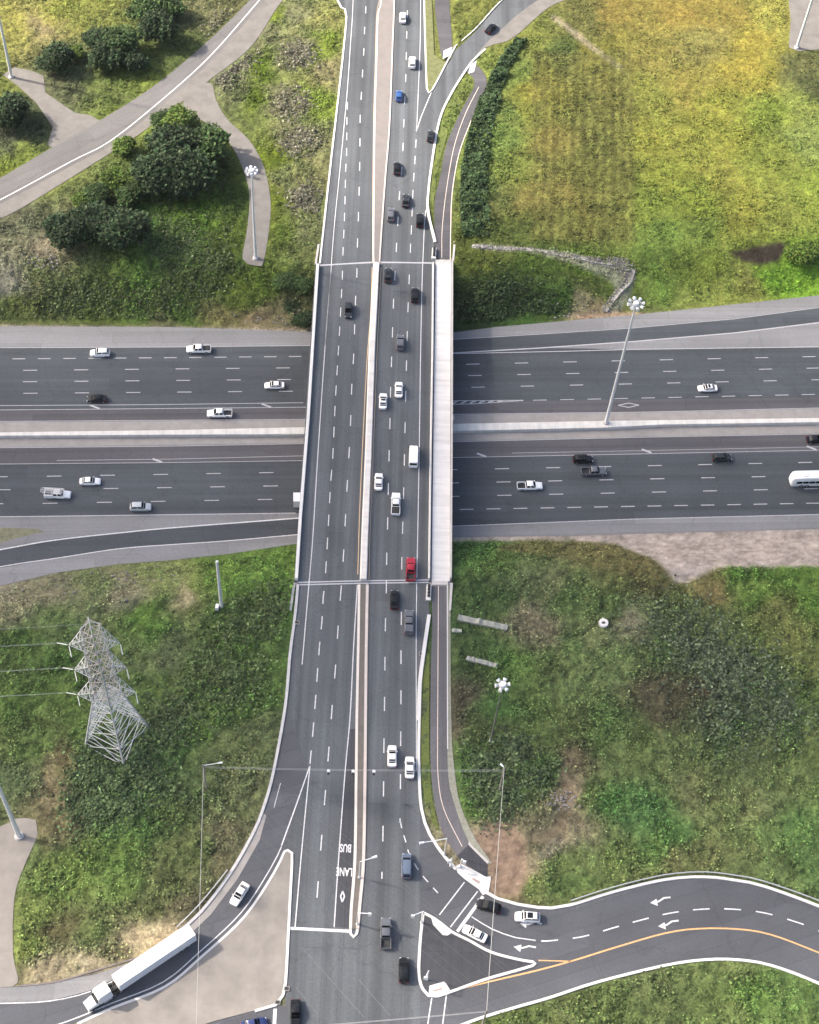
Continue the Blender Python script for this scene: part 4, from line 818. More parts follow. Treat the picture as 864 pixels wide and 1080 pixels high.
TL = [(58, 60, 15, 'd', 'round dark tree standing alone between the gravel track and the upper left tree clump'),
 (104, 40, 13, 'd', 'dark tree at the left end of the upper clump'), (113, 60, 16, 'd', 'dark tree on the lower edge of the upper clump nearest the old road'),
 (128, 46, 17, 'm', 'wide mid green tree in the middle of the upper clump'), (152, 10, 15, 'm', 'tree at the highest part of the clump, cut by the top edge'),
 (166, 30, 17, 'd', 'dark tree at the right end of the upper clump that shades the old road'), (176, 8, 14, 'm', 'mid green tree at the top right of the upper clump, touching the photo edge'),
 (80, 56, 8, 'b', 'small bright green bush between the lone dark tree and the upper clump'),
 (142, 64, 12, 'd', 'low dark tree in the shadowed lower right of the upper clump'),
 (8, 116, 17, 'd', 'round dark tree at the left edge of the photo below the gravel track'),
 (189, 128, 14, 'b', 'bright green tree at the top of the large clump beside the gravel track'), (171, 126, 9, 'm', 'small tree left of the bright treetop at the head of the large clump'),
 (132, 154, 10, 'b', 'small bright green tree next to the white line of the old road'), (219, 152, 19, 'm', 'blue green tree at the right end of the large clump by the curving track'),
 (180, 156, 22, 'd', 'largest dark tree in the upper middle of the large clump'), (203, 176, 21, 'd', 'dark tree on the shaded right side of the large clump'),
 (168, 184, 20, 'd', 'wide dark tree at the lower left of the large clump'), (190, 196, 15, 'd', 'dark tree at the bottom edge of the large clump above the lit grass'),
 (149, 188, 12, 'b', 'bright green tree between the large clump and the lower clump'), (120, 190, 12, 'b', 'bright bushy tree just below the old road, left of the large clump'),
 (138, 206, 11, 'm', 'mid green tree just above the two big dark trees of the lower clump'), (101, 204, 11, 'm', 'small mid green tree at the top left of the lower clump'),
 (88, 212, 9, 'b', 'yellow green bush above the leftmost dark tree of the lower clump'), (71, 244, 18, 'd', 'round dark tree at the left end of the lower clump'),
 (102, 234, 18, 'd', 'dark tree in the middle of the lower clump'), (130, 238, 21, 'd', 'wide dark tree at the right end of the lower clump')]
for i, (x, y, r, t, lab) in enumerate(TL): tree(x, y, r, t, i % 3, lab, 'trees in the clumps beside the old road')
for i, (x, y, r, t, lab) in enumerate([(300, 294, 10, 'm', 'leafy shrub on the bank left of the bridge corner, upper left of its patch'), (318, 298, 12, 'm', 'big leafy shrub touching the top left corner of the overpass'),
   (310, 318, 11, 'd', 'dark shrub on the slope halfway down beside the overpass parapet'), (321, 335, 9, 'd', 'dark shrub at the foot of the slope beside the overpass'),
   (846, 266, 15, 'b', 'spreading bright green bush to the right of the brown puddle'), (860, 262, 12, 'b', 'bright green bush cut by the right edge of the photo beside the puddle')]):
    tree(x, y, r, t, i % 3, lab, name='shrub', cat='shrub', squash=.6)
# thicket along the upper footpath: a mass of scrub
C_, S_, K_ = [], [], []
line = [(545, 40), (532, 58), (522, 76), (512, 100), (504, 124), (498, 150), (494, 176), (493, 200), (494, 226), (496, 248)]
wl = [6, 8, 9, 12, 13, 14, 15, 16, 16, 14]; rs = np.random.default_rng(5)
for _ in range(9000):
    i = rs.integers(0, len(line) - 1); f_ = rs.random(); x = line[i][0] * (1 - f_) + line[i + 1][0] * f_ + 4 + np.clip(rs.normal(0, 1), -1.25, 1.9) * wl[i] * .55; y = line[i][1] * (1 - f_) + line[i + 1][1] * f_
    p = P(x, y, .7); lump = float(fbm(np.array([p.x * .45]), np.array([p.y * .45]), 77, 2)[0]); C_.append((p.x, p.y, hz(p.x, p.y) + (.2 + 2.6 * max(0, lump - .25)) * rs.uniform(.4, 1))); S_.append(rs.uniform(.35, .8)); K_.append(np.array([.034, .062, .022]) * math.exp(rs.normal(0, .35)) * (.6 + lump))
leaf_cloud('scrub', np.array(C_), np.array(S_), np.array(K_), M_leaf, kind='stuff', up=.3)
def patch(name, cen, n, spread, col, hmax):
    C_, S_, K_ = [], [], []
    for _ in range(n):
        x, y = cen[rs.integers(0, len(cen))]; x += rs.normal(0, spread); y += rs.normal(0, spread * .8); p = G(x, y); lump = float(fbm(np.array([p.x * .4]), np.array([p.y * .4]), 57, 2)[0])
        if soft[int((p.y - Y0) / CS + .5), int((p.x - X0) / CS + .5)] < .9: continue
        C_.append((p.x, p.y, hz(p.x, p.y) + hmax * max(0.05, lump - .2) * rs.uniform(.4, 1.3))); S_.append(rs.uniform(.25, .65)); K_.append(np.array(col) * math.exp(rs.normal(0, .4)) * (.6 + lump))
    leaf_cloud(name, np.array(C_), np.array(S_), np.array(K_), M_leaf, kind='stuff', up=.35)
patch('scrub', [(120, 815), (140, 800), (100, 830), (130, 840), (110, 800), (95, 855), (150, 830)], 6000, 17, (.068, .104, .042), 1.4)
patch('scrub', [(510, 810), (530, 830), (560, 815), (540, 790), (520, 850)], 3000, 14, (.07, .10, .045), 1.3)
patch('scrub', [(760, 700), (780, 730), (740, 690), (800, 720), (820, 760), (770, 760), (715, 660)], 6000, 22, (.088, .112, .062), 1.2)
patch('scrub', [(235, 690), (260, 660), (285, 640), (225, 720), (250, 720), (180, 760)], 6000, 18, (.078, .112, .042), 1.3)
patch('scrub', [(240, 30), (235, 80), (250, 60), (315, 60), (310, 110), (315, 150), (325, 210)], 8000, 10, (.13, .125, .088), .9)
patch('scrub', [(100, 310), (150, 320), (200, 300), (60, 320), (220, 270), (180, 250)], 6000, 20, (.055, .075, .030), .8)
patch('scrub', [(540, 310), (520, 330), (575, 330), (500, 320)], 4000, 14, (.034, .056, .022), .9)

# ------------------------------------------------------------------ tall lighting masts
def solve_h(base, ytop, hmax=80):
    lo, hi = 0, hmax
    for _ in range(40):
        m_ = (lo + hi) / 2; _, v = PX(base.x, base.y, base.z + m_)
        if v > ytop: lo = m_
        else: hi = m_
    return lo
M_lamp = mat('lamp_housing', (.72, .73, .73), .4, metal=.1)
def mast(base, h, nl, ring, label, r0=.42, pm=None, group='tall lighting masts of the interchange'):
    t = empty('high_mast_light', tuple(base)); tag(t, label, 'light mast', group)
    mb = MB(); mb.tube((0, 0, -.2), (0, 0, h), r0, r0 * .45, 14); mb.build('pole', pm or M_pole, t, 40)
    mb = MB(); mb.tube((0, 0, -.1), (0, 0, .5), r0 * 2.0, r0 * 1.6, 14); mb.build('base', M_conc, t, 40)
    if nl:
        mb = MB(); mb.tube((0, 0, h - .5), (0, 0, h + .35), .75, .6, 12); mb.build('hub', M_lamp, t, 40)
        mb = MB()
        for k in range(24):
            a, b = 2 * math.pi * k / 24, 2 * math.pi * (k + 1) / 24; mb.tube((ring * .62 * math.cos(a), ring * .62 * math.sin(a), h - .1), (ring * .62 * math.cos(b), ring * .62 * math.sin(b), h - .1), .07, n=5)
        for k in range(nl): a = 2 * math.pi * k / nl; mb.tube((.4 * math.cos(a), .4 * math.sin(a), h - .1), (ring * math.cos(a), ring * math.sin(a), h - .1), .06, n=5)
        mb.build('ring_frame', M_galv, t)
        for k in range(nl):
            a = 2 * math.pi * k / nl + .2; c, s = math.cos(a), math.sin(a); mb = MB(); mb.tube((ring * .72 * c, ring * .72 * s, h - .15), (ring * 1.05 * c, ring * 1.05 * s, h - .1), .30, .42, 8)
            mb.build('lamp', M_lamp, t, 40)
    return t
bA = P(639, 446, HZ + 1.0); hA = solve_h(bA, 320); print('mast height', hA)
mast(bA, hA, 8, 1.75, 'tall white mast with a ring of eight lamps rising from the highway median wall')
b = G(269.7, 272.5); hD = solve_h(b, 180); print('D', hD)
mast(b, hD, 8, 1.45, 'tall mast with a white star of lamps at the end of the curved gravel track', r0=.40)
b = G(12.2, 81.5); mast(b, 38, 8, 1.6, 'tall bare mast standing on the gravel pad in the upper left corner')
b = G(840.4, 50.5); mast(b, 38, 8, 1.6, 'tall mast on the dirt pad in the upper right corner')
b = G(20.4, 882); mast(b, 36, 8, 1.6, 'tall grey mast rising from the gravel path at the lower left edge', r0=.5)
b = G(517.5, 782); hE = solve_h(b, 722); print('E', hE)
mast(b, hE, 6, 1.35, 'dark mast with six round white lamps above the field right of the road', r0=.22, pm=mat('dark_pole', (.12, .12, .10), .6))
b = G(233.8, 641); hG = solve_h(b, 592); print('G', hG)
t = empty('steel_pole', tuple(b)); tag(t, 'plain white pole with a small white box at its foot beside the highway bank', 'pole')
mb = MB(); mb.tube((0, 0, -.2), (0, 0, hG), .40, .28, 12); mb.build('pole', M_pole, t, 40)
mb = MB(); mb.box(-1.2, -.5, -.9, .2, 0, 1.2, tx=.03, ty=.03); mb.build('cabinet', mat('white_cabinet', (.75, .75, .73), .5), t)

# ------------------------------------------------------------------ lattice pylon and its wires
Lf, Ff, Rf = G(90, 787), G(131, 808), G(157, 767); Bf = Lf + Rf - Ff; cen = (Lf + Rf) / 2; cen.z = 0
ht = solve_h(cen, 658); hw = solve_h(cen, 733); print('pylon', ht, hw, (Lf - Ff).length, (Rf - Ff).length)
py = empty('lattice_pylon', tuple(cen)); tag(py, 'grey steel lattice power pylon with stacked cross arms in the grass left of the road', 'pylon')
feet = [Lf - cen, Ff - cen, Rf - cen, Bf - cen]
for q in feet: q.z = 0
def ringpts(z):
    if z <= hw: s = 1 - (1 - .42) * (z / hw)
    else: s = .42 - .15 * ((z - hw) / (ht - hw)) ** 1.3
    return [Vector((q.x * s, q.y * s, z)) for q in feet]
for k in range(4):
    mb = MB(); a = ringpts(0)[k]; b_ = ringpts(hw)[k]; c = ringpts(ht * .985)[k]; mb.tube(a, b_, .20, .16, 4); mb.tube(b_, c, .15, .10, 4)
    mb.tube(a - Vector((0, 0, .4)), a + Vector((0, 0, .35)), .5, .4, 8, mi=1); mb.build('leg', [M_galv, M_conc], py)
lev = [0, hw * .30, hw * .55, hw * .75, hw * .9, hw] + [hw + (ht - hw) * t for t in (.12, .24, .36, .48, .60, .72, .84, .95)]
for (z0, z1, nm) in [(lev[i], lev[i + 1], 'bracing') for i in range(len(lev) - 1)]:
    mb = MB(); A, B = ringpts(z0), ringpts(z1); th = .085 if z0 < hw else .075
    for k in range(4):
        j = (k + 1) % 4; mb.tube(A[k], B[j], th, n=4); mb.tube(A[j], B[k], th, n=4); mb.tube(B[k], B[j], th, n=4)
        if z0 < hw * .6:
            m_ = (A[k] + A[j]) / 2; mx_ = (A[k] + B[j] + A[j] + B[k]) / 4
            for q1, q2 in ((A[k], B[k]), (A[j], B[j])):
                mb.tube(mx_, (q1 + q2) / 2, .055, n=4); mb.tube((mx_ + q1) / 2, (q1 * .75 + q2 * .25), .05, n=4); mb.tube((mx_ + q2) / 2, (q1 * .25 + q2 * .75), .05, n=4)
    if z0 == 0:
        for k in range(4): mb.tube(A[k] + Vector((0, 0, .3)), A[(k + 1) % 4] + Vector((0, 0, .3)), .10, n=4)
    mb.build(nm, M_galv if z1 <= hw else mat('weathered_steel', (.36, .33, .32), .6, metal=.2), py)
axd = (P(200, 700) - P(100, 700)).normalized(); axd = Vector((axd.x * math.cos(.05) - axd.y * math.sin(.05), axd.x * math.sin(.05) + axd.y * math.cos(.05), 0)); ayd = Vector((-axd.y, axd.x, 0))
tips = []
M_ins = mat('insulator', (.75, .75, .72), .35)
for zz, La in ((solve_h(cen, 680), 4.5), (solve_h(cen, 706), 4.7), (solve_h(cen, 732), 5.4)):
    R_ = ringpts(zz)[0].xy.length * .7
    for s in (-1, 1):
        mb = MB(); tip = axd * (La * s) + Vector((0, 0, zz + .3)); ro = [axd * (R_ * s) + ayd * (w_ * R_) + Vector((0, 0, zz + dz)) for w_ in (-1, 1) for dz in (0, 4.2)]
        for q in ro: mb.tube(q, tip, .08, .06, 4)
        for f1 in (.25, .5, .75):
            qq = [q.lerp(tip, f1) for q in ro]; q2 = [q.lerp(tip, f1 - .25) for q in ro]
            for a_, b_ in ((0, 1), (2, 3), (0, 2), (1, 3)): mb.tube(qq[a_], qq[b_], .05, n=4); mb.tube(q2[a_], qq[b_], .05, n=4)
        mb.build('cross_arm', M_galv, py)
        for dr in (Vector((-1, .15, -.1)), Vector((.35, -.9, -.25))):
            ins = MB()
            d = dr.normalized(); e0 = tip + d * .3; 
            for q in range(8): ins.tube(e0 + d * (.24 * q), e0 + d * (.24 * q + .14), .11, .07, 8)
            tips.append((cen + e0 + d * 2.1, dr.x < 0))
            ins.tube(e0, e0 + d * 2.0, .05, n=6); ins.build('insulator_string', M_ins, py)
pk = cen + Vector((0, 0, ht)); tips += [(pk, True), (pk, False)]
mb = MB(); q = ringpts(ht * .985); 
for k in range(4): mb.tube(q[k], Vector((0, 0, ht + .6)), .08, .05, 4)
mb.build('peak', M_galv, py)
wl_ = (P(-200, 690, 40) - P(80, 690, 40)).normalized(); wr_ = (P(230, 810, 20) - P(131, 686, 40)); wr_.z = 0; wr_.normalize()
M_wire = mat('aluminium_wire', (.55, .56, .55), .45, metal=.4)
for a, left in tips:
    d = wl_ if left else wr_; mb = MB(); Lw = 290.0; pr = a
    off = Vector((0, 0, 0))
    for k in range(1, 31):
        t = k / 30; c = a + d * (Lw * t) + Vector((0, 0, -36 * t * (1 - t))); mb.tube(pr, c, .014 if left else .012, n=4, cap=False); pr = c
    o = mb.build('power_cable', M_wire if left else mat('dull_wire', (.13, .14, .12), .7)); tag(o, 'thin overhead wire running left from the pylon' if left else 'thin overhead wire running to the lower right from the pylon', 'power cable', 'wires running left from the pylon' if left else 'wires running right from the pylon')

# ------------------------------------------------------------------ span-wire signals, street lamps, signal poles
M_wood = mat('weathered_wood', (.22, .20, .18), .9, var=.2, scale=3)
poles = {'upper left': (214.5, 808), 'upper right': (532, 811.5), 'lower right': (513.5, 1066), 'lower left': (206.5, 1090)}; HP = 10.5; tp = {}
for kx, (x, y) in poles.items():
    p = P(x, y, HP); tp[kx] = p; t = empty('utility_pole', (p.x, p.y, hz(p.x, p.y)))
    tag(t, {'upper left': 'grey wooden pole with a short lamp arm in the grass above the curving ramp', 'upper right': 'wooden pole in the bushes right of the footpath, holding the signal wires', 'lower right': 'wooden pole at the lower kerb of the right hand ramp', 'lower left': 'wooden pole at the bottom edge of the pale island left of the crossing'}[kx], 'pole', 'wooden poles holding the signal wires')
    mb = MB(); mb.tube((0, 0, -.2), (0, 0, HP + .3), .20, .14, 10); mb.build('pole', M_wood, t, 40)
    if kx.startswith('upper'):
        mb = MB(); q = P(x + (17 if 'left' in kx else -2), y - 2, HP) - p; q.z = 0; L_ = min(q.length, 3.2); q.normalize(); mb.tube((0, 0, HP), tuple(q * L_ + Vector((0, 0, HP + .3))), .07, n=6); mb.build('lamp_arm', M_lamp, t)
        mb = MB(); c = q * (L_ + .2) + Vector((0, 0, HP + .3)); mb.tube(c - q * .4, c + q * .4, .14, .2, 8); mb.build('lamp_head', M_lamp, t, 40)
ks = ['upper left', 'upper right', 'lower right', 'lower left']
for i in range(4):
    a, b = tp[ks[i]], tp[ks[(i + 1) % 4]]; mb = MB(); pr = None
    for dz in (0, -.5):
        pr = None
        for k in range(25):
            t = k / 24; c = a.lerp(b, t) + Vector((0, 0, -.2 + dz - 2.4 * t * (1 - t)))
            if pr is not None: mb.tube(pr, c, .026, n=4, cap=False)
            pr = c
    o = mb.build('span_wire', mat('dull_cable', (.42, .42, .40), .6)); tag(o, ['span wire crossing the road from the upper left pole to the bushes, with signals', 'span wire running down over the dirt patch and the triangular island', 'span wire crossing the junction along the bottom edge', 'span wire running down over the curving ramp and pale island on the left'][i], 'cable', 'span wires around the junction')
M_sig = mat('signal_yellow', (.55, .42, .10), .5); M_sigw = mat('signal_backplate', (.75, .75, .72), .5)
def signal_head(parent, z=0.0, name=None):
    mb = MB(); mb.box(-.32, .32, -.12, .0, z - 1.2, z, 0); mb.build('backplate', M_sigw, parent)
    mb = MB(); mb.box(-.2, .2, 0, .3, z - 1.12, z - .06, 0, .02, .0)
    for k in range(3): mb.tube((0, .3, z - .26 - .33 * k), (0, .46, z - .26 - .33 * k), .13, n=10)
    mb.build('signal_housing', M_black, parent)
a, b = tp['upper left'], tp['upper right']
for x, lab in ((346.7, 'traffic signal hanging over the left carriageway lanes'), (372.7, 'traffic signal hanging over the left kerb of the median'), (394.6, 'traffic signal hanging over the lane right of the median')):
    lo, hi = 0, 1
    for _ in range(30):
        m_ = (lo + hi) / 2; c = a.lerp(b, m_); u, v = PX(c.x, c.y, c.z - 1)
        if u < x: lo = m_
        else: hi = m_
    c = a.lerp(b, lo) + Vector((0, 0, -.7 - 2.4 * lo * (1 - lo))); t = empty('traffic_signal', tuple(c), math.pi); tag(t, lab, 'traffic signal', 'signals hanging from the span wire'); signal_head(t)
    mb = MB(); mb.tube((0, 0, 0), (0, 0, .5), .05, n=6); mb.tube((0, .1, 0), (0, .1, .1), .3, n=10); mb.build('hanger', M_lamp, t)
def arm_pole(name, cat, top, head, h, label, sig=False, group=None):
    p = P(top[0], top[1], h); t = empty(name, (p.x, p.y, zr + .1)); tag(t, label, cat, group); q = P(head[0], head[1], h) - p; q.z = 0
    mb = MB(); mb.tube((0, 0, 0), (0, 0, h), .14, .09, 10); mb.tube((0, 0, 0), (0, 0, .35), .28, .24, 10); mb.build('pole', M_pole, t, 40)
    mb = MB(); mb.tube((0, 0, h - .1), tuple(q + Vector((0, 0, h + .1))), .09, .07, 8); mb.build('arm', M_lamp, t, 40)
    if sig:
        e = empty('signal_mount'); bpy.data.objects.remove(e)
        qn = q.normalized(); mb = MB(); c = q + Vector((0, 0, h)); mb.box(c.x - .3, c.x + .3, c.y - .15, c.y + .15, h - 1.1, h + .15); mb.build('signal_head', M_sigw, t)
    else:
        qn = q.normalized(); c = q + Vector((0, 0, h + .1)); mb = MB(); mb.tube(c - qn * .5, c + qn * .5, .18, .28, 8); mb.build('lamp_head', M_lamp, t, 40)
    return t
arm_pole('street_lamp', 'street lamp', (380, 909), (395, 904.6), 8, 'street lamp on the median beside the BUS LANE lettering')
arm_pole('signal_pole', 'signal pole', (377.5, 963), (390, 964), 6, 'short signal mast at the rounded lower tip of the median', True)
arm_pole('street_lamp', 'street lamp', (471.5, 884.5), (445, 889.5), 8, 'street lamp whose arm reaches over the right kerb above the dark apron')
arm_pole('signal_pole', 'signal pole', (446.5, 961.5), (435.5, 966), 6, 'signal pole at the top corner of the triangular island', True)
arm_pole('signal_pole', 'signal pole', (452.2, 1024), (449, 1031), 5, 'signal pole at the bottom corner of the triangular island', True)
arm_pole('signal_pole', 'signal pole', (477, 905), (474, 908), 4, 'short pedestrian signal pole left of the dark apron', True)
arm_pole('signal_pole', 'signal pole', (487, 906), (490, 909), 4, 'short pedestrian signal pole against the edge of the dark apron', True)

# ------------------------------------------------------------------ bits in the fields
p = G(636, 659); t = empty('manhole_riser', tuple(p)); tag(t, 'round white concrete manhole ring with a dark centre in the right field', 'manhole')
mb = MB(); 
for k in range(24):
    a, b = 2 * math.pi * k / 24, 2 * math.pi * (k + 1) / 24
    def c(r, a, z): return (r * math.cos(a), r * math.sin(a), z)
    mb.add([c(1.0, a, -.3), c(1.0, b, -.3), c(1.0, b, 1.0), c(1.0, a, 1.0), c(.38, a, 1.0), c(.38, b, 1.0), c(.38, a, -.3), c(.38, b, -.3)], [(0, 1, 2, 3), (3, 2, 5, 4), (4, 5, 7, 6)])
mb.build('ring', M_conc_new, t, 40); mb = MB(); mb.tube((0, 0, .2), (0, 0, .3), .37, n=16); mb.build('grate', M_black, t)
def drape(name, pts, w, m, label, cat, lift=.55):
    q = [G(x, y) for x, y in pts]; mb = MB(); N = 14; L = []
    for i in range(len(q) - 1):
        for k in range(N): L.append(q[i].lerp(q[i + 1], k / N))
    L.append(q[-1]); l2 = [Vector((v.x, v.y)) for v in L]; A, B = offsets(l2, w); z = [max(hz(v.x, v.y), float(h_base(v.x, v.y))) + lift for v in L]; n = len(L)
    vs = [(p.x, p.y, z[i]) for i, p in enumerate(B)] + [(p.x, p.y, z[i]) for i, p in enumerate(A)] + [(p.x, p.y, z[i] - .8) for i, p in enumerate(B)] + [(p.x, p.y, z[i] - .8) for i, p in enumerate(A)]
    fs = []
    for i in range(n - 1): fs += [(i, i + 1, n + i + 1, n + i), (2 * n + i, 2 * n + i + 1, i + 1, i), (n + i, n + i + 1, 3 * n + i + 1, 3 * n + i)]
    fs += [(0, n, 3 * n, 2 * n), (n - 1, 3 * n - 1, 4 * n - 1, 2 * n - 1)]
    mb.add(vs, fs); o = mb.build(name, m); tag(o, label, cat); return o
M_slab = mat('weathered_slab', (.24, .25, .22), .9, var=.3, scale=1.2)
drape('drainage_slab', [(483, 652), (535, 664)], 1.3, M_slab, 'long weathered concrete slab in the grass below the footpath bend', 'slab')
drape('drainage_slab', [(492, 695), (525, 704)], 1.0, M_slab, 'shorter narrow slab in the grass a little below the long one', 'slab')
drape('drainage_slab', [(476.5, 666), (487, 666.5)], .8, M_slab, 'stubby concrete slab right at the edge of the footpath', 'slab')
drape('stone_lined_ditch', [(498, 260), (558, 263.6), (600, 270), (622, 275), (645, 278.5)], 1.1, mat('ditch_lining', (.27, .26, .235), .9, var=.3, scale=1.5), 'narrow pale stone-lined ditch running across the grass right of the upper bridge end', 'ditch', .14)
drape('stone_lined_ditch', [(667, 284), (663, 297), (651, 309), (643, 319), (637, 328)], 1.7, MATS['ditch_lining'], 'short stone-lined ditch dropping down the slope to the highway beside the tall mast', 'ditch', .14)
# riprap: loose stones in the ditch
mb = MB(); rr = random.Random(3)
ditch = [((498, 260), 1.1), ((558, 263.6), 1.3), ((600, 270), 1.4), ((622, 275), 1.5), ((642, 277), 2.6), ((655, 279), 4.2), ((665, 287), 4.0), ((664, 296), 2.4), ((652, 308), 1.8), ((638, 327), 1.6)]
for i in range(len(ditch) - 1):
    (p0, w0), (p1, w1) = ditch[i], ditch[i + 1]; n = int(math.hypot(p1[0] - p0[0], p1[1] - p0[1]) * (w0 + w1) * 2.2)
    for _ in range(n):
        f_ = rr.random(); q = G(p0[0] + (p1[0] - p0[0]) * f_, p0[1] + (p1[1] - p0[1]) * f_); w = (w0 + w1) / 2; x, y = q.x + rr.uniform(-.5, .5) * w * .9, q.y + rr.uniform(-.5, .5) * w * .9; z = hz(x, y); s = rr.uniform(.08, .28)
        a = rr.random() * 6.28; vs = []
        for (ux, uy, uz) in ((1, 0, 0), (0, 1, .1), (-1, .1, 0), (.1, -1, .05), (.2, .1, .8), (.1, 0, -.6)):
            k = s * rr.uniform(.7, 1.25); vs.append((x + k * (ux * math.cos(a) - uy * math.sin(a)), y + k * (ux * math.sin(a) + uy * math.cos(a)), z + .12 + k * uz))
        mb.add(vs, [(0, 1, 4), (1, 2, 4), (2, 3, 4), (3, 0, 4), (1, 0, 5), (2, 1, 5), (3, 2, 5), (0, 3, 5)])
o = mb.build('riprap_stones', mat('ditch_stone', (0.20, 0.19, 0.175), 0.9, var=0.35, scale=1.6, spec=0.2)); o['kind'] = 'stuff'
mb = MB()
for (cxs, cys, nn, sp) in ((300, 343, 60, 26), (615, 331, 50, 20), (60, 610, 70, 50), (45, 275, 60, 14), (596, 845, 60, 12), (130, 605, 60, 30)):
    for _ in range(nn):
        q = G(cxs + rr.gauss(0, sp), cys + rr.gauss(0, sp * .25 + 1.5)); s = rr.uniform(.1, .38); z = hz(q.x, q.y)
        if h_base(q.x, q.y) < HZ + .05: continue
        mb.box(q.x - s, q.x + s, q.y - s * .7, q.y + s * .7, z - .1, z + s * .8, tx=s * .3, ty=s * .2)
o = mb.build('loose_stones', mat('field_stone', (0.22, 0.205, 0.19), 0.9, var=0.3, scale=1.6, spec=0.2)); o['kind'] = 'stuff'
# guard rails
def guardrail(pts, label, w=1.0):
    L = pl(pts, 0, 1.9); t = empty('guardrail', (L[0].x, L[0].y, 0)); tag(t, label, 'guardrail', 'steel guardrails'); o0 = Vector((L[0].x, L[0].y))
    q = [p - o0 for p in L]; mb = MB(); A, B = offsets(q, .12); bar(mb, q, .14, .48, .82); mb.build('rail', M_galv, t)
    for p in q[::max(1, len(q) // 60)]:
        mb = MB(); mb.box(p.x - .08, p.x + .08, p.y - .08, p.y + .08, -.3, .8); mb.build('post', M_wood, t)
guardrail([(602, 951), (648, 936.5), (701, 924), (743, 921), (778, 925), (806, 931), (864, 951.5), (920, 975)], 'steel guardrail above the upper kerb of the right hand ramp')
guardrail([(240, 919), (225, 938), (208, 958), (187, 979)], 'short steel guardrail on the outer side of the left ramp above the truck')
# crash cushions at the barrier ends
for (x, y), (x2, y2), lab in (((452.6, 618), (451.8, 634), 'crash cushion of four dark drums at the lower end of the sidewalk barrier'), ((458.2, 263), (457.4, 274), 'crash cushion of dark drums at the upper end of the sidewalk barrier')):
    a, b = P(x, y), P(x2, y2); t = empty('crash_cushion', (a.x, a.y, zr)); tag(t, lab, 'crash cushion'); d = b - a
    mb = MB(); bar(mb, [Vector((0, 0)), Vector((d.x, d.y))], 1.1, 0, .55, taper=.1); mb.build('base', M_conc_new, t)
    for k in range(4):
        c = d * ((k + .5) / 4.6); mb = MB(); mb.tube((c.x, c.y, .5), (c.x, c.y, 1.05), .33, .30, 14); mb.build('drum', M_black, t, 40)
kerb(pl([(452.6, 649), (449.4, 671), (446, 695), (443, 720), (441.8, 760)]), .8, .3)
kerb(pl([(471.9, 617), (472, 700), (472.2, 790)]), .22, .1)
M_strip = mat('strip_grass', (.10, .125, .028), .95, var=.4, scale=2.2)
for LL, RR in (([(450.5, 690), (447.5, 700), (445, 720), (444.3, 780), (445, 815), (447.5, 840), (453.5, 862), (459.5, 876)], [(453, 690), (453, 700), (452.8, 720), (452.8, 780), (453.4, 815), (455.4, 840), (459.6, 860), (463.2, 876)]),
               ([(453.5, 212), (456.5, 185), (464, 140), (476, 108), (492, 82)], [(457.6, 212), (461, 185), (469.5, 150), (481, 121), (497, 93)])):
    mb = MB(); mb.sheet([p[:2] for p in pl(LL) + pl(RR)[::-1]], zr + .03); o = mb.build('grass_strip', M_strip); o['kind'] = 'structure'
kerb(pl([(20, 1040), (60, 1035.5), (111, 1020.5), (150, 1008.5), (176, 996)]), .35, .12, mat('dark_kerb', (.16, .14, .13), .9, var=.2, scale=1))
for (x, y), lab in (((302.5, 1043), 'storm drain at the lower right corner of the pale island'), ((293, 1057.5), 'storm drain on the bottom kerb of the pale island'), ((313.5, 657), 'storm drain in the left gutter below the bridge'), ((444.5, 690), 'storm drain beside the right kerb at the top of the grass strip')):
    p = P(x, y); t = empty('storm_drain', (p.x, p.y, zr)); tag(t, lab, 'drain'); mb = MB(); mb.box(-.5, .5, -.4, .4, -.05, .21); mb.build('frame', M_conc_grey, t)
    mb = MB(); mb.box(-.38, .38, -.28, .28, .2, .225); mb.build('grate', M_black, t)
# ------------------------------------------------------------------ vehicles
def paint(name, c, rough=.28):
    return mat('paint_' + name, c, rough, metal=.0, spec=.5, coat=.35)
PAINT = {'white': paint('white', (.78, .78, .77)), 'black': mat('paint_black', (.009, .010, .012), .3, spec=.25, coat=.12), 'darkgrey': mat('paint_darkgrey', (.024, .027, .031), .3, spec=.3, coat=.18), 'grey': paint('grey', (.105, .11, .122)),
         'silver': paint('silver', (.42, .45, .47)), 'blue': paint('blue', (.03, .09, .26)), 'navy': paint('navy', (.02, .035, .12)), 'red': paint('red', (.34, .012, .028)), 'slate': paint('slate', (.10, .13, .18))}
M_glass = mat('car_glass', (.012, .014, .017), .16, spec=.25)
M_tyre = mat('tyre', (.02, .02, .02), .85); M_rim = mat('rim', (.45, .45, .46), .35, metal=.7)
M_head = mat('headlight_lens', (.75, .77, .78), .1); M_tail = mat('tail_lens', (.30, .01, .01), .25); M_trim = mat('black_trim', (.025, .025, .027), .7)
def loft(mb, st, mi=0):
    """st: (x, half width, z0, z1); section rounded at the shoulders"""
    vs = []; n = 8
    for x, w, z0, z1 in st:
        h = z1 - z0; vs += [(x, -w * .90, z0), (x, -w, z0 + h * .25), (x, -w, z0 + h * .72), (x, -w * .86, z1), (x, w * .86, z1), (x, w, z0 + h * .72), (x, w, z0 + h * .25), (x, w * .90, z0)]
    fs = []
    for i in range(len(st) - 1):
        for k in range(n): j = (k + 1) % n; fs.append((i * n + k, (i + 1) * n + k, (i + 1) * n + j, i * n + j))
    fs += [tuple(range(n)), tuple(reversed(range((len(st) - 1) * n, len(st) * n)))]
    mb.add(vs, [tuple(reversed(f)) for f in fs], mi)
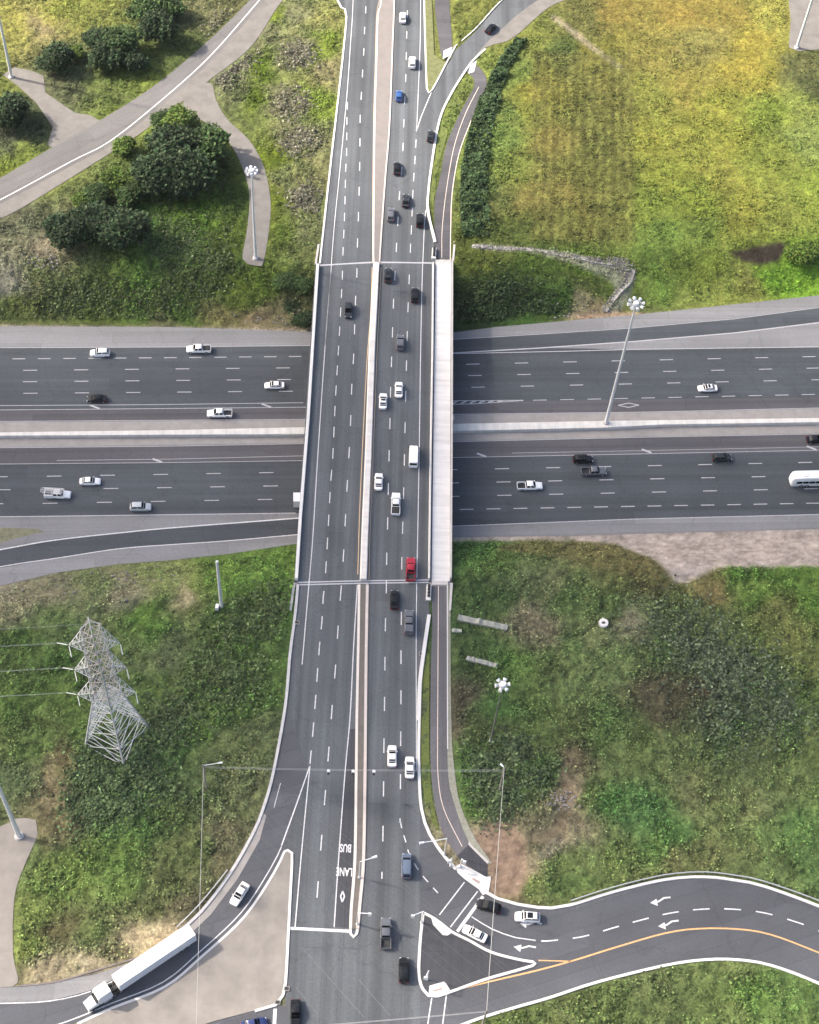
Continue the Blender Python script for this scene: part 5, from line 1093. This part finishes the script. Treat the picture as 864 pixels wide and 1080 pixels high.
def panel(mb, q, inset=.08, off=.015):
    q = [Vector(v) for v in q]; c = sum(q, Vector()) / 4; n = (q[1] - q[0]).cross(q[3] - q[0]).normalized()
    if n.dot(c - Vector((c.x * .5 if abs(n.x) < .3 else 0, 0, .6))) < 0: n = -n
    r = []
    for i in range(4):
        a, b = q[(i + 1) % 4] - q[i], q[(i - 1) % 4] - q[i]; r.append(q[i] + a.normalized() * min(inset, a.length * .3) + b.normalized() * min(inset, b.length * .3) + n * off)
    mb.add(r + [v - n * off * 2 for v in r], [(0, 1, 2, 3), (3, 2, 1, 0), (0, 1, 5, 4), (1, 2, 6, 5), (2, 3, 7, 6), (3, 0, 4, 7)])
TYPES = {
 # L, W, H, belt, wind base, roof front, roof rear, rear base, nose z, tail z
 'sedan': (4.75, 1.84, 1.45, .93, 1.12, .12, -1.02, -1.72, .70, .90),
 'hatch': (4.35, 1.80, 1.50, .95, 1.05, .15, -1.35, -1.95, .72, .92),
 'suv': (4.75, 1.92, 1.70, 1.08, 1.15, .25, -1.70, -2.18, .88, 1.02),
 'van': (5.0, 1.98, 1.78, 1.05, 1.55, .78, -2.05, -2.38, .85, 1.0),
}
CACHE = {}
def car_parts(ty):
    if ty in CACHE: return CACHE[ty]
    L, W, Hh, belt, wb, rf, rr_, rb, nz, tz = TYPES[ty]; h = L / 2; w = W / 2; P_ = []
    mb = MB(); loft(mb, [(-h, w * .80, .38, tz - .14), (-h + .10, w * .93, .28, tz), (-h + .7, w, .22, belt + .01), (rb + .1 if rb > -h + .75 else -h + .8, w, .20, belt), (0, w, .2, belt), (wb, w, .2, belt - .01), (wb + .55, w * .99, .2, belt - .08), (h - .35, w * .93, .22, nz + .03), (h - .08, w * .80, .28, nz - .08), (h, w * .66, .36, nz - .2)])
    P_.append(('body', mb.mesh('body', M_trim, 38), True))
    wt = w * .74; wbt = w * .86; zc = Hh - .05
    B = [(wb, -wbt * .92), (wb, wbt * .92), (rb, wbt * .9), (rb, -wbt * .9)]; T = [(rf, -wt), (rf, wt), (rr_, wt * .95), (rr_, -wt * .95)]
    m1 = [((b[0] * .5 + t[0] * .5) + (.07 if i < 2 else -.05), (b[1] + t[1]) / 2 * 1.03) for i, (b, t) in enumerate(zip(B, T))]
    vs = [(x, y, belt - .03) for x, y in B] + [(x, y, (belt + zc) / 2 + .02) for x, y in m1] + [(x, y, zc) for x, y in T] + [((x * .86 + .02), y * .8, Hh) for x, y in T]
    fs = []
    for a in range(3):
        for k in range(4): j = (k + 1) % 4; fs.append((a * 4 + k, a * 4 + j, a * 4 + 4 + j, a * 4 + 4 + k))
    fs.append((12, 13, 14, 15)); mb = MB(); mb.add(vs, fs); P_.append(('roof', mb.mesh('roof', M_trim, 50), True))
    def v3(i): return Vector(vs[i])
    def two(lo, hi, name):                         # glass over lower and upper half of one side
        mb = MB(); a, b = lo; 
        return mb
    mb = MB(); panel(mb, [v3(0), v3(1), v3(5), v3(4)], .05, .012); panel(mb, [v3(4), v3(5), v3(9), v3(8)], .05, .012); P_.append(('windshield', mb.mesh('windshield', M_glass), False))
    mb = MB(); panel(mb, [v3(2), v3(3), v3(7), v3(6)], .06, .012); panel(mb, [v3(6), v3(7), v3(11), v3(10)], .06, .012); P_.append(('rear_window', mb.mesh('rear_window', M_glass), False))
    for s, (i, j) in ((1, (1, 2)), (-1, (3, 0))):
        for k0, k1 in ((0.0, .48), (.52, 1.0)):
            def mix(a, b, t): return v3(a).lerp(v3(b), t)
            mb = MB()
            for lo in (0, 4):
                panel(mb, [mix(i + lo, j + lo, k0), mix(i + lo, j + lo, k1), mix(i + lo + 4, j + lo + 4, k1), mix(i + lo + 4, j + lo + 4, k0)], .05, .014)
            P_.append(('side_window', mb.mesh('side_window', M_glass), False))
    for sx in (h - .88, -h + .85):
        for s in (-1, 1):
            mb = MB(); mb.tube((sx, s * (w - .20), .33), (sx, s * (w + .01), .33), .33, n=18); mb.tube((sx, s * (w - .02), .33), (sx, s * (w + .02), .33), .21, n=12, mi=1); P_.append(('wheel', mb.mesh('wheel', [M_tyre, M_rim], 40), False))
    for s in (-1, 1):
        mb = MB(); mb.box(h - .42, h - .06, s * w * .68 - .17, s * w * .68 + .17, nz - .26, nz - .03, tx=.06, ty=.03); P_.append(('headlight', mb.mesh('headlight', M_head), False))
        mb = MB(); mb.box(-h - .005, -h + .16, s * w * .74 - .17, s * w * .74 + .17, tz - .32, tz - .06, tx=.02, ty=.02); P_.append(('tail_light', mb.mesh('tail_light', M_tail), False))
        mb = MB(); mb.box(wb - .38, wb - .2, s * (w + .02) - .02 + (0 if s > 0 else -.14), s * (w + .02) + (.16 if s > 0 else .02), belt, belt + .14, tx=.03, ty=.02); P_.append(('mirror', mb.mesh('mirror', M_trim), True))
    CACHE[ty] = P_; return P_
def pickup_parts(kind='pickup'):
    if kind in CACHE: return CACHE[kind]
    h, w = 2.9, 1.0; P_ = []
    mb = MB(); loft(mb, [(-1.05, w, .35, 1.12), (0, w, .32, 1.14), (1.35, w, .32, 1.13), (1.9, w * .99, .32, 1.08), (2.6, w * .95, .34, .98), (h - .06, w * .84, .40, .88), (h, w * .75, .45, .8)]); P_.append(('body', mb.mesh('body', M_trim, 38), True))
    mb = MB(); mb.box(-h, -1.06, -w + .13, w - .13, .42, .62); P_.append(('bed_floor', mb.mesh('bed_floor', M_black), False))
    for s in (-1, 1):
        mb = MB(); mb.box(-h, -1.06, s * (w - .07) - .07, s * (w - .07) + .07, .42, 1.12, ty=.01); P_.append(('bed_side', mb.mesh('bed_side', M_trim), True))
    mb = MB(); mb.box(-h - .08, -h + .02, -w + .06, w - .06, .5, 1.1); P_.append(('tailgate', mb.mesh('tailgate', M_trim), True))
    vs = [(1.32, -.86, 1.1), (1.32, .86, 1.1), (-.98, .84, 1.1), (-.98, -.84, 1.1), (.62, -.72, 1.80), (.62, .72, 1.80), (-.78, .72, 1.80), (-.78, -.72, 1.80), (.48, -.6, 1.86), (.48, .6, 1.86), (-.68, .6, 1.86), (-.68, -.6, 1.86)]
    fs = [(k, (k + 1) % 4, 4 + (k + 1) % 4, 4 + k) for k in range(4)] + [(4 + k, 4 + (k + 1) % 4, 8 + (k + 1) % 4, 8 + k) for k in range(4)] + [(8, 9, 10, 11)]
    mb = MB(); mb.add(vs, fs); P_.append(('roof', mb.mesh('roof', M_trim, 50), True)); v = [Vector(q) for q in vs]
    mb = MB(); panel(mb, [v[0], v[1], v[5], v[4]], .07, .014); P_.append(('windshield', mb.mesh('windshield', M_glass), False))
    mb = MB(); panel(mb, [v[2], v[3], v[7], v[6]], .08, .014); P_.append(('rear_window', mb.mesh('rear_window', M_glass), False))
    for i, j in ((1, 2), (3, 0)):
        for k0, k1 in ((0, .48), (.52, 1)):
            mb = MB(); panel(mb, [v[i].lerp(v[j], k0), v[i].lerp(v[j], k1), v[i + 4].lerp(v[j + 4], k1), v[i + 4].lerp(v[j + 4], k0)], .07, .014); P_.append(('side_window', mb.mesh('side_window', M_glass), False))
    for sx in (1.95, -1.85):
        for s in (-1, 1):
            mb = MB(); mb.tube((sx, s * .78, .40), (sx, s * 1.01, .40), .40, n=18); mb.tube((sx, s * .95, .40), (sx, s * 1.02, .40), .24, n=12, mi=1); P_.append(('wheel', mb.mesh('wheel', [M_tyre, M_rim], 40), False))
    for s in (-1, 1):
        mb = MB(); mb.box(h - .2, h + .0, s * .72 - .16, s * .72 + .16, .66, .88, tx=.03); P_.append(('headlight', mb.mesh('headlight', M_head), False))
        mb = MB(); mb.box(-h - .09, -h + .05, s * .93 - .06, s * .93 + .06, .7, 1.08); P_.append(('tail_light', mb.mesh('tail_light', M_tail), False))
        mb = MB(); mb.box(1.0, 1.2, s * 1.08 - .1, s * 1.08 + .1, 1.12, 1.34); P_.append(('mirror', mb.mesh('mirror', M_trim), True))
    CACHE[kind] = P_; return P_
MB_BEDCOV = None
def heading(dx, dy, x, y, z):
    a, b = P(x, y, z), P(x + dx, y + dy, z); return math.atan2(b.y - a.y, b.x - a.x)
def place(parts, name, cat, x, y, dx, dy, z, color, label, group='cars and pickups in traffic', length=None, zmid=.75):
    p = P(x, y, z + zmid); t = empty(name, (p.x, p.y, z), heading(dx, dy, x, y, z)); tag(t, label, cat, group)
    for nm, me, painted in parts:
        o = link(nm, me, t)
        if painted: o.material_slots[0].link = 'OBJECT'; o.material_slots[0].material = PAINT[color]
    return t
ZR, ZHW = zr + .012, HZ + .055
def car(ty, x, y, d, color, label, z=ZR, roof=None, name='car'):
    t = place(car_parts(ty), name, {'sedan': 'car', 'hatch': 'car', 'suv': 'suv', 'van': 'minivan'}[ty], x, y, d[0], d[1], z, color, label)
    L, W, Hh, belt, wb, rf, rr_, rb, nz, tz = TYPES[ty]
    if roof == 'sun':
        mb = MB(); mb.box(rr_ * .55, rf - .1, -W * .29, W * .29, Hh - .01, Hh + .02, tx=.03, ty=.03); mb.build('sunroof', M_glass, t)
    if roof == 'rack':
        for s in (-1, 1): mb = MB(); mb.box(rr_ + .1, rf - .1, s * W * .34 - .03, s * W * .34 + .03, Hh - .04, Hh + .05); mb.build('roof_rail', M_rim, t)
    return t
def pickup(x, y, d, color, label, z=ZR, bed='open'):
    t = place(pickup_parts(), 'pickup_truck', 'pickup truck', x, y, d[0], d[1], z, color, label, zmid=.8)
    if bed == 'cover': mb = MB(); mb.box(-2.86, -1.1, -.86, .86, 1.08, 1.15, tx=.02, ty=.02); mb.build('bed_cover', M_black, t)
    if bed == 'cap':
        mb = MB(); mb.box(-2.88, -1.08, -.92, .92, 1.12, 1.78, tx=.1, ty=.12); o = mb.build('bed_cap', PAINT[color], t)
    return t
up = (0.4, -20)
def U(x, y):       # local driving direction on the right carriageway, from the lane line
    return (9.5 / 330 * 20, -20) if y < 640 else (.1, -20)
car('sedan', 425, 18, (.5, -20), 'white', 'white car furthest up the right carriageway near the top edge')
car('suv', 435, 65.5, (.8, -20), 'white', 'white suv in the right lane just below the topmost white car')
car('hatch', 421, 100.5, (.8, -20), 'blue', 'small bright blue car in the left lane near the top')
car('sedan', 419, 177, (1.2, -20), 'black', 'black car alone in the left lane, next car below the small blue one', roof=None)
car('sedan', 428, 211, (1.4, -20), 'darkgrey', 'dark grey car in the middle lane between two other dark cars', roof='rack')
car('suv', 412.5, 226, (1.5, -20), 'grey', 'grey suv in the lane against the median above the bridge')
car('suv', 443, 232, (.9, -20), 'black', 'black suv in the rightmost lane just above the bridge', roof='sun')
car('suv', 409.5, 290, (1.1, -20), 'darkgrey', 'dark car in the left lane just past the upper bridge joint', roof='sun')
car('suv', 438, 311, (.9, -20), 'black', 'black suv in the right lane on the upper part of the bridge')
car('suv', 422.3, 361, (.7, -20), 'grey', 'grey suv with roof rails in the middle lane of the bridge', roof='rack')
car('sedan', 420.8, 410.5, (.5, -20), 'white', 'white sedan in the middle bridge lane beside the car with a black roof panel')
car('sedan', 404.2, 422.5, (.7, -20), 'white', 'white car with a large black roof panel next to the bridge median', roof='sun')
place(None or [], 'delivery_van', 'van', 436.3, 479, .6, -20, ZR, 'white', 'x') if False else None
car('sedan', 399.5, 507.5, (.8, -20), 'white', 'white car against the median on the bridge, behind the one with a black roof panel')
pickup(417.6, 531, (.7, -20), 'white', 'white pickup with a black cargo bed on the bridge', bed='cover')
pickup(433.3, 600, (.6, -20), 'red', 'red pickup truck at the lower joint of the bridge')
car('sedan', 416.2, 632, (.4, -20), 'black', 'black car just below the lower bridge joint', roof='sun')
pickup(431.5, 656, (.3, -20), 'grey', 'grey pickup with a covered bed below the bridge', bed='cap')
car('sedan', 413.8, 797, (.1, -20), 'white', 'white car in the middle lane, slightly ahead of the white car beside it')
car('sedan', 432.3, 809, (.1, -20), 'white', 'white car close to the right kerb near the grass strip')
car('van', 429, 913, (.1, -20), 'slate', 'blue grey minivan entering the carriageway above the junction')
pickup(407, 984, (.1, -20), 'grey', 'grey pickup with a black bed crossing the junction', bed='open')
car('suv', 426.2, 1023, (.2, -20), 'black', 'black car at the bottom of the junction beside the triangular island', roof='sun')
car('suv', 367.6, 327, (-1.3, 20), 'darkgrey', 'dark car driving down the left carriageway at the top of the bridge')
car('sedan', 312, 1068, (.1, 20), 'black', 'black car by the stop bar at the bottom edge, left of the junction')
car('sedan', 268, 1080, (20, -4.5), 'navy', 'dark blue car waiting below the pale island, cut by the bottom edge')
car('sedan', 518, 29.5, (14, -14), 'black', 'dark car on the curving ramp at the top of the photo')
car('hatch', 454.5, 143, (4, -20), 'darkgrey', 'dark car on the right hand exit ramp where it leaves the carriageway', roof='sun')
# highway
def hcar(*a, **k): return car(*a, z=ZHW, **k)
hcar('suv', 105.5, 372, (-20, .2), 'white', 'white van-like car at the upper edge of the highway on the left')
t = pickup(209.5, 368, (-20, .2), 'white', 'white pickup with a black bed on the upper edge of the highway', z=ZHW, bed='cover')
hcar('sedan', 102, 420, (-20, .2), 'black', 'black sedan in the lower lane of the upper left highway', roof=None)
hcar('sedan', 289.5, 406, (-20, .2), 'white', 'white sedan nearest the overpass on the upper left highway')
pickup(231.5, 435.7, (-20, .2), 'white', 'white pickup in the lane beside the highway median, left of the overpass', z=ZHW)
hcar('sedan', 746.5, 409, (-20, .5), 'white', 'white car with a dark roof panel, the only car on the upper right highway', roof='sun')
hcar('sedan', 95, 507.3, (20, -.2), 'white', 'white sedan just above and ahead of the utility truck on the lower left highway')
hcar('suv', 148.3, 534.5, (20, -.2), 'silver', 'silver suv in the lowest lane of the lower left highway', roof='rack')
pickup(559, 512.3, (20, -.4), 'white', 'white pickup on the lower right highway just past the overpass', z=ZHW)
hcar('suv', 615, 484, (20, -.4), 'black', 'black suv in the upper lane above the silver pickup, right of the overpass')
pickup(626.5, 497, (20, -.4), 'grey', 'dark grey pickup just below the black suv on the lower right highway', z=ZHW)
hcar('suv', 761.5, 482.3, (20, -.4), 'darkgrey', 'dark grey suv in the upper lane between the black suv and white truck')
hcar('sedan', 861, 463, (20, -.5), 'black', 'black car cut by the right edge of the photo beside the median')
car('sedan', 252.8, 942.5, (-11, 17), 'white', 'white sedan driving down the curving left ramp behind the truck')
car('suv', 515.5, 955.5, (-18, -5), 'black', 'black suv waiting at the stop bar beside the upper kerb of the right ramp', roof='sun')
car('suv', 556.5, 967, (-20, -1), 'white', 'white suv with a black roof hatch over the turn arrow on the right ramp', roof='sun')
car('sedan', 501, 984.3, (-18, -9), 'white', 'white sedan at the stop bar beside the triangular island')
# box bodied van on the bridge
def van_big(x, y, d, z, label, L=5.9, W=2.05, Hh=2.45):
    p = P(x, y, z + 1.2); t = empty('cargo_van', (p.x, p.y, z), heading(d[0], d[1], x, y, z)); tag(t, label, 'van', 'cars and pickups in traffic'); h = L / 2; w = W / 2
    mb = MB(); loft(mb, [(-h, w * .96, .35, Hh - .1), (-h + .12, w, .3, Hh), (h - 1.75, w, .3, Hh), (h - 1.45, w * .99, .3, Hh - .12)]); mb.build('cargo_body', PAINT['white'], t, 38)
    mb = MB(); loft(mb, [(h - 1.46, w * .99, .3, 1.35), (h - .6, w * .97, .3, 1.2), (h - .1, w * .88, .32, 1.0), (h, w * .75, .4, .85)]); mb.build('hood', PAINT['white'], t, 38)
    q = [Vector((h - .75, -w * .85, 1.25)), Vector((h - .75, w * .85, 1.25)), Vector((h - 1.44, w * .80, Hh - .2)), Vector((h - 1.44, -w * .80, Hh - .2))]
    mb = MB(); panel(mb, q, .03, .03); mb.build('windshield', M_glass, t)
    for s in (-1, 1):
        mb = MB(); mb.add([(h - .8, s * w * .9, 1.22), (h - 1.46, s * w * .985, 1.3), (h - 1.46, s * w * .9, Hh - .25)], [(0, 1, 2), (2, 1, 0)]); mb.build('side_window', M_glass, t)
        mb = MB(); mb.box(h - 1.15, h - .95, s * (w + .14) - .12, s * (w + .14) + .12, 1.3, 1.6); mb.build('mirror', M_trim, t)
        for sx in (h - .95, -h + 1.1): mb = MB(); mb.tube((sx, s * (w - .25), .37), (sx, s * (w + .01), .37), .37, n=16); mb.build('wheel', M_tyre, t, 40)
    mb = MB(); mb.box(-h - .02, -h + .02, -w * .8, w * .8, 1.4, 2.1); mb.build('rear_window', M_glass, t)
    return t
van_big(436.3, 480, (.6, -20), ZR, 'tall white cargo van in the right lane in the middle of the bridge')
# heavy trucks
def semi(x, y, d, z, label, trailer=16.0, color='white', name='semi_truck'):
    """origin under the middle of the whole rig; x forward"""
    p = P(x, y, z + 2.2); t = empty(name, (p.x, p.y, z), heading(d[0], d[1], x, y, z)); tag(t, label, 'truck', 'heavy trucks'); tl = trailer; tot = tl + 6.3; f = tot / 2; r = -tot / 2; w = 1.3
    mb = MB(); mb.box(r, r + tl, -w, w, 1.15, 4.08, tx=.02, ty=.03); tr = mb.build('trailer', mat('trailer_white', (.74, .74, .74), .4, var=.05, scale=1.0), t)
    mb = MB(); mb.box(r - .03, r + .02, -w + .1, w - .1, 1.3, 3.95); mb.build('trailer_door', PAINT['silver'], tr)
    mb = MB(); mb.box(r + .4, r + tl - .3, -.5, .5, .85, 1.15); mb.build('chassis', M_black, t)
    mb = MB(); mb.box(f - 4.9, f - 2.3, -1.2, 1.2, 1.0, 3.85, tx=.12, ty=.12); mb.build('sleeper_cab', PAINT['white'], t)
    mb = MB(); mb.add([(f - 2.3, -1.15, 1.0), (f - 2.3, 1.15, 1.0), (f - 1.75, 1.1, 1.0), (f - 1.75, -1.1, 1.0), (f - 2.42, -1.02, 3.6), (f - 2.42, 1.02, 3.6), (f - 2.2, .95, 2.75), (f - 2.2, -.95, 2.75)], [(0, 1, 5, 4), (1, 2, 6, 5), (2, 3, 7, 6), (3, 0, 4, 7), (4, 5, 6, 7)]); mb.build('cab_front', PAINT['white'], t)
    mb = MB(); panel(mb, [Vector((f - 1.78, -1.02, 1.75)), Vector((f - 1.78, 1.02, 1.75)), Vector((f - 2.18, .92, 2.72)), Vector((f - 2.18, -.92, 2.72))], .05, .12); mb.build('windshield', M_glass, t)
    mb = MB(); loft(mb, [(f - 1.95, 1.1, .55, 1.85), (f - 1.0, 1.05, .5, 1.7), (f - .2, .95, .5, 1.45), (f, .85, .55, 1.2)]); mb.build('hood', PAINT['white'], t, 38)
    mb = MB(); mb.box(f - 6.6, f - 1.2, -.45, .45, .6, 1.0); mb.build('tractor_frame', M_black, t)
    for s in (-1, 1):
        mb = MB(); mb.tube((f - 4.6, s * 1.05, .75), (f - 3.0, s * 1.05, .75), .32, n=14); mb.build('fuel_tank', M_rim, t, 40)
        mb = MB(); mb.box(f - 2.15, f - 2.0, s * 1.45 - .1, s * 1.45 + .1, 1.9, 2.6); mb.build('mirror', M_trim, t)
        for sx in (f - 1.1, f - 5.2, f - 6.4, r + 1.6, r + 2.9):
            mb = MB(); mb.tube((sx, s * .72, .5), (sx, s * 1.24, .5), .5, n=18); mb.tube((sx, s * 1.2, .5), (sx, s * 1.25, .5), .28, n=12, mi=1); mb.build('wheel', [M_tyre, M_rim], t, 40)
        mb = MB(); mb.box(f - .25, f + .02, s * .72 - .14, s * .72 + .14, .95, 1.2); mb.build('headlight', M_head, t)
    mb = MB(); mb.box(f - .12, f + .08, -1.15, 1.15, .4, .75); mb.build('bumper', PAINT['silver'], t)
    return t
semi(147.5, 1021, (-103, 69), ZR, 'long white semi-trailer truck turning along the curving ramp at the lower left')
def bus(x, y, d, z, label, L=12.6, W=2.6, Hh=3.45):
    p = P(x, y, z + 1.8); t = empty('coach_bus', (p.x, p.y, z), heading(d[0], d[1], x, y, z)); tag(t, label, 'bus', 'heavy trucks'); h = L / 2; w = W / 2
    del t['group']
    mb = MB(); loft(mb, [(-h, w * .80, .7, Hh - .75), (-h + .25, w * .94, .45, Hh - .2), (-h + .9, w, .4, Hh), (h - .9, w, .4, Hh), (h - .3, w * .95, .4, Hh - .25), (h, w * .85, .5, Hh - .9)]); mb.build('body', mat('bus_white', (.70, .72, .71), .35, var=.05, scale=.8), t, 35)
    for s in (-1, 1):
        for k in range(7):
            mb = MB(); x0 = -h + 1.1 + k * 1.5; mb.box(x0, x0 + 1.38, s * (w + .005) - .015, s * (w + .005) + .015, 1.6, 2.45); mb.build('side_window', M_glass, t)
        for sx in (-h + 2.6, -h + 3.9, h - 2.6): mb = MB(); mb.tube((sx, s * (w - .32), .5), (sx, s * (w + .02), .5), .5, n=18); mb.tube((sx, s * (w - .02), .5), (sx, s * (w + .04), .5), .26, n=12, mi=1); mb.build('wheel', [M_tyre, M_rim], t, 40)
    mb = MB(); mb.box(h - .03, h + .02, -w * .75, w * .75, 1.3, 2.5); mb.build('windshield', M_glass, t)
    for x0 in (-3.2, 2.6): mb = MB(); mb.box(x0 - .7, x0 + .7, -.65, .65, Hh - .01, Hh + .14, tx=.12, ty=.1); mb.build('roof_unit', M_lamp, t)
    return t
bus(862, 504.5, (20, -.5), ZHW, 'white coach cut by the right edge of the photo on the lower highway')
def box_truck(x, y, d, z, label, L=7.5):
    p = P(x, y, z + 1.8); t = empty('box_truck', (p.x, p.y, z), heading(d[0], d[1], x, y, z)); tag(t, label, 'truck', 'heavy trucks'); r = -L / 2; f = L / 2
    mb = MB(); mb.box(r, f - 2.0, -1.22, 1.22, .95, 3.3, tx=.02, ty=.02); mb.build('cargo_box', PAINT['white'], t)
    mb = MB(); loft(mb, [(f - 1.95, 1.05, .45, 2.3), (f - 1.1, 1.05, .45, 2.2), (f - .85, 1.0, .45, 1.45), (f, .85, .5, 1.2)]); mb.build('cab', PAINT['white'], t, 38)
    mb = MB(); panel(mb, [Vector((f - .86, -.85, 1.5)), Vector((f - .86, .85, 1.5)), Vector((f - 1.1, .8, 2.1)), Vector((f - 1.1, -.8, 2.1))], .03, .06); mb.build('windshield', M_glass, t)
    for s in (-1, 1):
        for sx in (f - 1.0, r + 1.5): mb = MB(); mb.tube((sx, s * .75, .45), (sx, s * 1.12, .45), .45, n=16); mb.build('wheel', M_tyre, t, 40)
    return t
box_truck(327, 528, (20, -.2), ZHW, 'white box truck half hidden under the left side of the overpass')
# utility truck with a ladder rack
t = pickup(61, 521, (20, 1.0), 'white', 'white utility truck with ladders on its rack on the lower left highway', z=ZHW, bed='open')
for s in (-1, 1):
    mb = MB(); mb.box(-2.95, -1.0, s * .93 - .16, s * .93 + .16, .5, 1.5, tx=.02, ty=.02); mb.build('tool_box', PAINT['white'], t)
mb = MB()
for y_ in (-.7, .7):
    for x_ in (-2.8, -1.1, .9): mb.tube((x_, y_, 1.3 if x_ < 0 else 1.1), (x_, y_, 2.05), .04, n=6)
    mb.tube((-3.2, y_, 2.05), (1.2, y_, 2.05), .05, n=6)
for x_ in (-2.8, -1.1, .9): mb.tube((x_, -.7, 2.05), (x_, .7, 2.05), .05, n=6)
mb.build('ladder_rack', M_lamp, t)
mb = MB()
for y0_ in (-.55, .05):
    for y_ in (y0_, y0_ + .42): mb.tube((-3.7, y_, 2.15), (1.5, y_, 2.15), .045, n=6)
    for k in range(17): mb.tube((-3.6 + .31 * k, y0_, 2.15), (-3.6 + .31 * k, y0_ + .42, 2.15), .03, n=5)
mb.build('ladder', M_rim, t)
print('objects', len(SC.objects))
